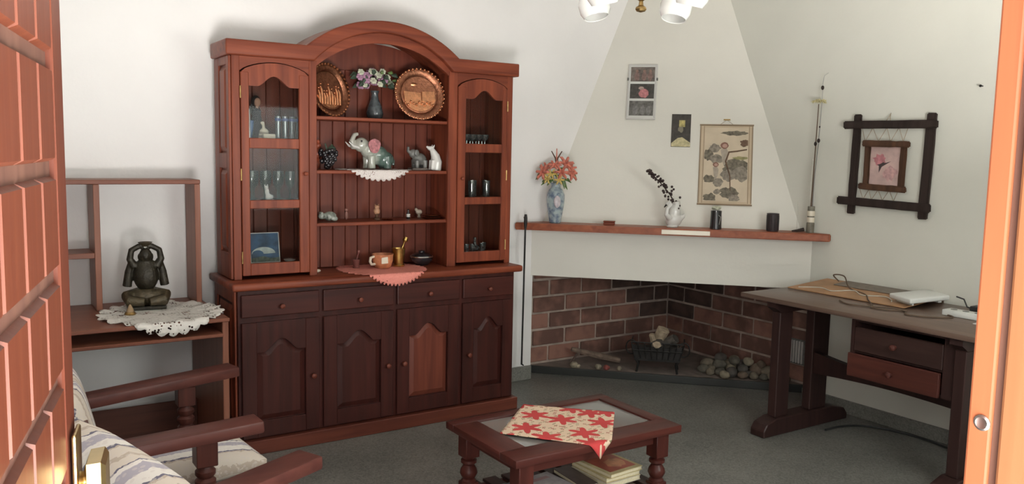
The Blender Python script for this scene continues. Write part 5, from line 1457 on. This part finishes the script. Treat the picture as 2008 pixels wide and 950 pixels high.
cb = armchair('dark red wooden armchair nearest the door, only its far arm in view', [((.10, 2.175, .565), (.905, 2.530, .585)), ((.22, 1.53, .565), (1.04, 1.70, .585))], None, None)
def pose(loc, rz, ry=0, rx=0):
    return Matrix.Translation(loc) @ Matrix.Rotation(rz, 4, 'Z') @ Matrix.Rotation(ry, 4, 'Y') @ Matrix.Rotation(rx, 4, 'X')
cushion('seat_cushion', 'striped cream and lilac seat cushion of the farther armchair', pose((.60, 3.235, .3265), R(5)), .60, .43, .10, M['fabric_y'], .02)
cushion('back_cushion', 'striped grey back cushion of the farther armchair, half behind the door', pose((.395, 3.275, .440), R(-3), R(-104)).copy() @ Matrix.Translation((.16, 0, 0)), .32, .52, .13, M['fabric_y'], .02)
cushion('seat_cushion', 'seat cushion of the nearer armchair, just below the view', pose((.67, 2.0, .3265), R(15)), .58, .52, .11, M['fabric_z'], .02)
cushion('back_cushion', 'thick cream and lilac back cushion of the armchair nearest the door', pose((.435, 1.965, .455), R(13), R(-104)).copy() @ Matrix.Translation((.24, 0, 0)), .46, .62, .15, M['fabric_z'], .03)

# ------------------------------------------------------------------ coffee table
ct = thing('coffee_table', 'low red-brown wooden coffee table with glass top and turned legs', 'table', (2.097, 2.76, 0))
TX0, TX1, TY0, TY1, TZ = 1.674, 2.520, 2.490, 3.030, .420
GX0, GX1, GY0, GY1 = 1.795, 2.455, 2.605, 2.968
for n_, (a, b, c_, d), mt_ in (('frame_board', (TX0, TX1, TY0, GY0), 'table_x'), ('frame_board', (TX0, TX1, GY1, TY1), 'table_x'), ('frame_board', (TX0, GX0, GY0, GY1), 'table_y'), ('frame_board', (GX1, TX1, GY0, GY1), 'table_y')):
    m = MB(); m.box(a, b, c_, d, TZ - .032, TZ, .004, 2); m.build(n_, M[mt_], ct, True)
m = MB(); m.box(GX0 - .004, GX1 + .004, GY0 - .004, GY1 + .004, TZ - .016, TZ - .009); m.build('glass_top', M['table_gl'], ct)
lx = (TX0 + .075, TX1 - .070); ly = (TY0 + .070, TY1 - .07)
for x in lx:
    for y in ly:
        m = MB()
        m.box(x - .034, x + .034, y - .034, y + .034, .275, TZ - .033, .003)
        m.lathe([(.024, .268), (.030, .275)][::-1] + [(.034, .262), (.034, .250), (.022, .240), (.034, .222), (.038, .205), (.030, .188), (.024, .180), (.032, .172), (.032, .165)], (x, y, 0), 18)
        m.box(x - .032, x + .032, y - .032, y + .032, .085, .165, .003)
        m.lathe([(.026, .085), (.034, .07), (.036, .05), (.026, .02), (.022, 0)], (x, y, 0), 18)
        m.build('leg', M['table_z'], ct, True)
for (a, b, c_, d) in ((lx[0] + .035, lx[1] - .035, ly[0] - .012, ly[0] + .012), (lx[0] + .035, lx[1] - .035, ly[1] - .012, ly[1] + .012)):
    m = MB(); m.box(a, b, c_, d, TZ - .085, TZ - .033, .002); m.build('apron', M['table_x'], ct)
    m = MB(); m.box(a, b, c_, d, .095, .140, .002); m.build('stretcher', M['table_x'], ct)
for (a, b) in ((lx[0] - .012, lx[0] + .012), (lx[1] - .012, lx[1] + .012)):
    m = MB(); m.box(a, b, ly[0] + .035, ly[1] - .035, TZ - .085, TZ - .033, .002); m.build('apron', M['table_y'], ct)
    m = MB(); m.box(a, b, ly[0] + .035, ly[1] - .035, .095, .140, .002); m.build('stretcher', M['table_y'], ct)
for i in range(8):
    x = lx[0] + .02 + i * (lx[1] - lx[0] - .04) / 7
    m = MB(); m.box(x - .033, x + .033, ly[0] - .02, ly[1] + .02, .1405, .154, .002); m.build('shelf_slat', M['desk_y'], ct)
# cloth
m = MB(); n = 36; hd_ = .300; v = []; f = []
cc = Vector((2.083, 2.772)); fd = Vector((.03, 1)).normalized(); sd_ = Vector((fd.y, -fd.x))
for i in range(n + 1):
    for j in range(n + 1):
        a = -1 + 2 * i / n; b = -1 + 2 * j / n
        # square turned 45 degrees
        p = cc + sd_ * (a - b) * .5 * hd_ * .985 + fd * (a + b) * .5 * (hd_ * (1.17 if a + b < 0 else .96))
        z = TZ + .0015 + .0012 * math.sin(p.x * 60) * math.sin(p.y * 47)
        y = p.y
        if y < TY0 - .003:
            d = TY0 - .003 - y; z = TZ + .001 - d; y = TY0 - .0045 - .004 * math.sin(p.x * 50) * min(1, d / .02)
        v.append((p.x, y, z))
for i in range(n):
    for j in range(n):
        a = i * (n + 1) + j; f.append((a, a + 1, a + n + 2, a + n + 1))
m._add(v, f)
o = m.build('table_cloth', M['floral'], None, True, angle=80)
so = o.modifiers.new('thick', 'SOLIDIFY'); so.thickness = .0015; so.offset = 1
base_origin(o, (2.083, 2.772, TZ)); tag(o, 'square cream cloth with red flowers laid cornerwise on the coffee table', 'cloth')
# reading matter on the lower shelf (slat top .154)
def book(label, c, rz, w, d, h, cover, z, pages=None, art=None, group='books on the coffee table shelf'):
    t = thing('book', label, 'book', (c[0], c[1], z), rz, group)
    m = MB(); m.box(-w / 2 + .003, w / 2 - .003, -d / 2 + .003, d / 2 - .001, .003, h - .003); m.build('pages', pages or M['pages'], t, local=True)
    m = MB(); m.box(-w / 2, w / 2, -d / 2, d / 2, 0, .003, .0008); m.box(-w / 2, w / 2, -d / 2, d / 2, h - .003, h, .0008); m.box(-w / 2, w / 2, d / 2 - .001, d / 2 + .002, 0, h)
    cv = m.build('cover', cover, t, local=True)
    if art:
        for i, (pts, c2, mt_) in enumerate(art):
            m = MB(); m.prism([(p[0] + c2[0], p[1] + c2[1]) for p in pts], 'xy', h + .0001, h + .0007 + i * .0002); m.build('cover_print', mt_, cv, local=True)
    return t
redp = plain('red_cover', (.36, .09, .055, 1), .4, var=.35, vscale=14); ylw = plain('yellow_cover', (.50, .42, .22, 1), .5, var=.15); crm = plain('cream_cover', (.55, .50, .40, 1), .5, var=.1); dkb = plain('dark_brown_cover', (.06, .04, .035, 1), .5, var=.3); gry = plain('grey_cover', (.30, .27, .27, 1), .5, var=.2)
orp = plain('orange_print', (.46, .20, .10, 1), .4, var=.4, vscale=20)
BZ = .1545
book('bottom cream book of the thick stack on the table shelf', (2.315, 2.735), R(3), .195, .235, .022, crm, BZ)
book('middle pale book of the thick stack on the table shelf', (2.318, 2.738), R(1), .192, .232, .020, ylw, BZ + .0225)
book('top book with a red and orange picture cover on the stack', (2.322, 2.728), R(5), .190, .228, .018, ylw, BZ + .043, None, [(rect(.078, .090), (0, .0), redp), (blob(.05, .045, 5, 18, .2), (.015, -.02), orp)])
book('dark brown book lying left of the thick book stack', (2.165, 2.76), R(-4), .085, .22, .020, dkb, BZ)
book('grey-pink magazine with faded cover lying in the shelf middle', (2.02, 2.745), R(6), .19, .25, .010, gry, BZ, None, [(rect(.06, .012), (0, .08), plain('pink_print_c', (.30, .17, .17, 1), .5)), (blob(.05, .06, 8, 16, .2), (0, -.03), plain('pale_print', (.36, .33, .32, 1), .5, var=.3, vscale=30))])
book('black and white newspaper lying at the left end of the shelf', (1.835, 2.74), R(-3), .15, .24, .012, plain('newsprint', (.14, .14, .14, 1), .7, var=1.0, vscale=90), BZ, M['paper'])

# ------------------------------------------------------------------ trestle desk on the right
dk_ = thing('trestle_desk', 'dark wooden trestle desk with hanging drawer box along the right wall', 'desk', (4.10, 2.55, 0))
DX0, DX1, DY0, DY1, DZ = 3.725, 4.482, 1.86, 3.262, .785
m = MB(); m.box(DX0, DX1, DY0, DY1, DZ - .026, DZ, .004, 2); m.build('desk_top', M['desk_top'], dk_, True)
for y in (3.05, 2.01):
    for x0, x1 in ((3.785, 3.895), (4.085, 4.235)):
        m = MB(); m.box(x0, x1, y - .028, y + .028, .098, .700, .004); m.build('leg_post', M['desk_z'], dk_)
    m = MB(); m.prism([(3.74, .758), (3.74, .73), (3.79, .70), (4.30, .70), (4.42, .73), (4.42, .758)], 'xz', y - .03, y + .03); m.build('top_bearer', M['desk_z'], dk_)
    m = MB(); m.prism([(3.675, 0), (3.675, .04), (3.70, .075), (3.78, .098), (4.28, .098), (4.39, .07), (4.42, .035), (4.42, 0)], 'xz', y - .05, y + .05)
    bmesh.ops.bevel(m.bm, geom=list(m.bm.edges), offset=.005, segments=1, affect='EDGES'); m.build('foot', M['desk_z'], dk_)
n = 14
top = [(2.039 + (3.021 - 2.039) * i / n, .44 - .045 * math.sin(PI * i / n)) for i in range(n + 1)]
bot = [(2.039 + (3.021 - 2.039) * i / n, .315 + .02 * math.sin(PI * i / n)) for i in range(n + 1)]
m = MB(); m.prism(bot + top[::-1], 'yz', 4.10, 4.14); m.build('stretcher', M['desk_z'], dk_)
m = MB()
m.box(3.80, 4.32, 2.565, 2.585, .452, .757); m.box(3.80, 4.32, 2.042, 2.095, .452, .757); m.box(3.80, 4.32, 2.095, 2.565, .735, .757); m.box(3.82, 4.32, 2.095, 2.565, .452, .462); m.box(4.30, 4.32, 2.095, 2.565, .462, .735); m.box(3.81, 4.30, 2.095, 2.565, .572, .582)
m.build('drawer_box', M['desk_z'], dk_)
for z0, z1, xf, mt_ in ((.584, .708, 3.795, 'desk_y'), (.452, .572, 3.775, 'desk_red')):
    m = MB(); m.box(xf, xf + .02, 2.098, 2.562 if xf > 3.78 else 2.582, z0, z1, .003); m.box(xf + .02, 4.25, 2.11, 2.55, z0 + .012, z1 - .04)
    d = m.build('drawer', M[mt_], dk_)
    m = MB(); knob(m, xf, 2.335, (z0 + z1) / 2, .016, Matrix.Rotation(-PI / 2, 4, 'Y')); m.build('knob', M['desk_red'], d, True)
# things on the desk
ZD = DZ + .0005
bo = thing('drawing_board', 'thin tan board lying tilted on the desk against the wall', 'board', (4.28, 2.86, ZD))
Tb = Matrix.Translation((4.098, 2.86, ZD + .001)) @ Matrix.Rotation(R(-4.3), 4, 'Y')
m = MB(); m.box(0, .372, -.372, .372, 0, .007, .002, M=Tb); m.build('board_sheet', plain('tan_board', (.36, .20, .10, 1), .55, var=.2, vscale=8), bo)
m = MB(); m.box(.355, .372, -.372, .372, -.030, -.0005, M=Tb); m.build('support_strip', M['brown_bar'], bo)
dp = thing('dark_folder', 'dull grey-brown folder lying on the tan board near the wall', 'folder', (4.40, 2.90, ZD + .03))
m = MB(); m.box(.225, .365, -.30, .22, .0075, .0135, .002, M=Tb); m.build('folder_sheet', plain('grey_brown_card', (.17, .14, .115, 1), .6, var=.2), dp)
def cable(name, label, pts, r_, mat):
    m = MB(); P_ = [Vector(p) for p in pts]; out = []
    for i in range(len(P_) - 1):
        p0 = P_[max(i - 1, 0)]; p1 = P_[i]; p2 = P_[i + 1]; p3 = P_[min(i + 2, len(P_) - 1)]
        for k in range(8):
            t = k / 8; out.append(.5 * ((2 * p1) + (-p0 + p2) * t + (2 * p0 - 5 * p1 + 4 * p2 - p3) * t * t + (-p0 + 3 * p1 - 3 * p2 + p3) * t ** 3))
    out.append(P_[-1]); m.tube(out, r_, 6)
    o = m.build(name, mat, None, True); base_origin(o, tuple(P_[0])); return tag(o, label, 'cable')
zb = lambda x: ZD + .011 + (x - 4.098) * .0752
cable('white_cable', 'thin pale cable wandering over the tan board on the desk', [(4.13, 3.18, zb(4.13)), (4.20, 3.08, zb(4.2)), (4.17, 2.98, zb(4.17)), (4.26, 2.90, zb(4.26)), (4.19, 2.80, zb(4.19)), (4.24, 2.70, zb(4.24)), (4.20, 2.63, zb(4.2)), (4.16, 2.60, zb(4.16))], .003, M['cord'])
cable('brown_cable', 'dark brown cable looping off the board toward the router', [(4.40, 3.10, .826), (4.36, 3.11, .865), (4.35, 3.03, .868), (4.29, 2.95, .815), (4.22, 2.80, .805), (4.10, 2.70, .800), (4.02, 2.62, .790), (3.95, 2.58, .790), (3.97, 2.50, .790), (4.05, 2.44, .790)], .004, M['brown_cord'])
cable('brown_cable', 'brown cable looped on the bare desk in front of the router', [(3.99, 2.80, .790), (3.93, 2.70, .790), (3.98, 2.60, .790), (4.04, 2.50, .790), (4.0, 2.42, .790), (3.94, 2.38, .790), (3.98, 2.28, .790), (4.08, 2.22, .790), (4.14, 2.30, .790)], .004, M['brown_cord'])
ro = thing('wifi_router', 'white plastic router lying slanted on the desk near the wall', 'router', (4.25, 2.50, ZD))
Tr = Matrix.Translation((4.25, 2.50, ZD + .024)) @ Matrix.Rotation(R(-4.3), 4, 'Y') @ Matrix.Rotation(R(-20), 4, 'Z')
m = MB(); m.box(-.12, .12, -.085, .085, .014, .042, .008, 3, Tr); m.build('case', M['white_pl'], ro, True)
m = MB(); m.box(-.09, -.10 + .02, -.06, .06, 0, .015, M=Tr); m.box(.07, .09, -.06, .06, -.0, .015, M=Tr); m.build('stand_feet', M['white_pl'], ro)
pw = thing('power_strip', 'white power strip lying beside the black adapter on the desk', 'power strip', (4.16, 2.20, ZD))
m = MB(); m.box(4.12, 4.20, 2.10, 2.30, ZD, ZD + .030, .005, 2); m.build('strip_body', M['white_pl'], pw, True)
for y in (2.14, 2.20, 2.26):
    m = MB(); m.lathe([(.016, .0302), (.016, .0315)], (4.16, y, ZD), 14); m.build('socket', M['grey_cer'], pw)
ad = thing('power_adapter', 'black power adapter block on the desk behind the white strip', 'adapter', (4.30, 2.17, ZD))
m = MB(); m.box(4.255, 4.345, 2.11, 2.235, ZD, ZD + .045, .006, 2); m.build('adapter_body', M['black'], ad, True)
m = MB(); m.tube([(4.30, 2.236, ZD + .022), (4.30, 2.27, ZD + .03), (4.34, 2.31, ZD + .06), (4.36, 2.36, ZD + .065)], .004, 6); m.build('lead', M['black'], ad, True)
m = MB(); m.box(4.02, 4.24, 1.98, 2.09, ZD, ZD + .004, .001); tag(base_origin(m.build('paper_sheet', M['paper'], None), (4.13, 2.03, ZD)), 'loose white papers on the desk beside the power strip', 'paper')
cable('floor_cable', 'dark cable lying on the floor under the desk', [(4.10, 2.915, .006), (4.24, 2.91, .006), (4.36, 2.85, .006), (4.43, 2.72, .006), (4.455, 2.56, .006), (4.43, 2.38, .006), (4.37, 2.22, .006), (4.30, 2.08, .006)], .006, M['black'])

# ------------------------------------------------------------------ chandelier
CHc = Vector((2.055, 2.321, 0))
ch = thing('chandelier', 'four-arm brass chandelier with white glass shades, its bottom in view', 'chandelier', (CHc.x, CHc.y, 2.07))
m = MB(); m.lathe([(.003, 2.066), (.016, 2.070), (.020, 2.077), (.018, 2.084), (.009, 2.090), (.007, 2.105), (.012, 2.109), (.024, 2.113), (.024, 2.118), (.012, 2.124), (.010, 2.16), (.030, 2.19), (.034, 2.22), (.012, 2.25), (.008, 2.27), (.008, 2.60), (.05, 2.615), (.06, 2.65)], CHc, 20); m.build('stem', M['brass_old'], ch, True)
for k in range(4):
    a = R(-33.3 + 45 + 90 * k); d = Vector((math.cos(a), math.sin(a), 0))
    m = MB(); pts = [CHc + d * r_ + Vector((0, 0, z)) for r_, z in ((.02, 2.20), (.10, 2.155), (.18, 2.165), (.235, 2.21), (.24, 2.195))]; m.tube(pts, .007, 8)
    ar = m.build('arm', M['brass_old'], ch, True)
    tl = Matrix.Rotation(R(16), 4, Vector((-d.y, d.x, 0)))
    top_ = CHc + d * .24 + Vector((0, 0, 2.195))
    m = MB(); m.lathe([(.022, .0), (.024, -.014), (.016, -.020)], top_, 16, tl); m.build('lamp_cup', M['brass_old'], ar, True)
    m = MB(); m.lathe([(.018, -.012), (.030, -.020), (.050, -.045), (.060, -.080), (.057, -.110), (.046, -.132), (.043, -.130), (.053, -.108), (.056, -.080), (.046, -.048), (.026, -.022)], top_, 28, tl, (False, False)); m.build('glass_shade', M['opal'], ar, True)
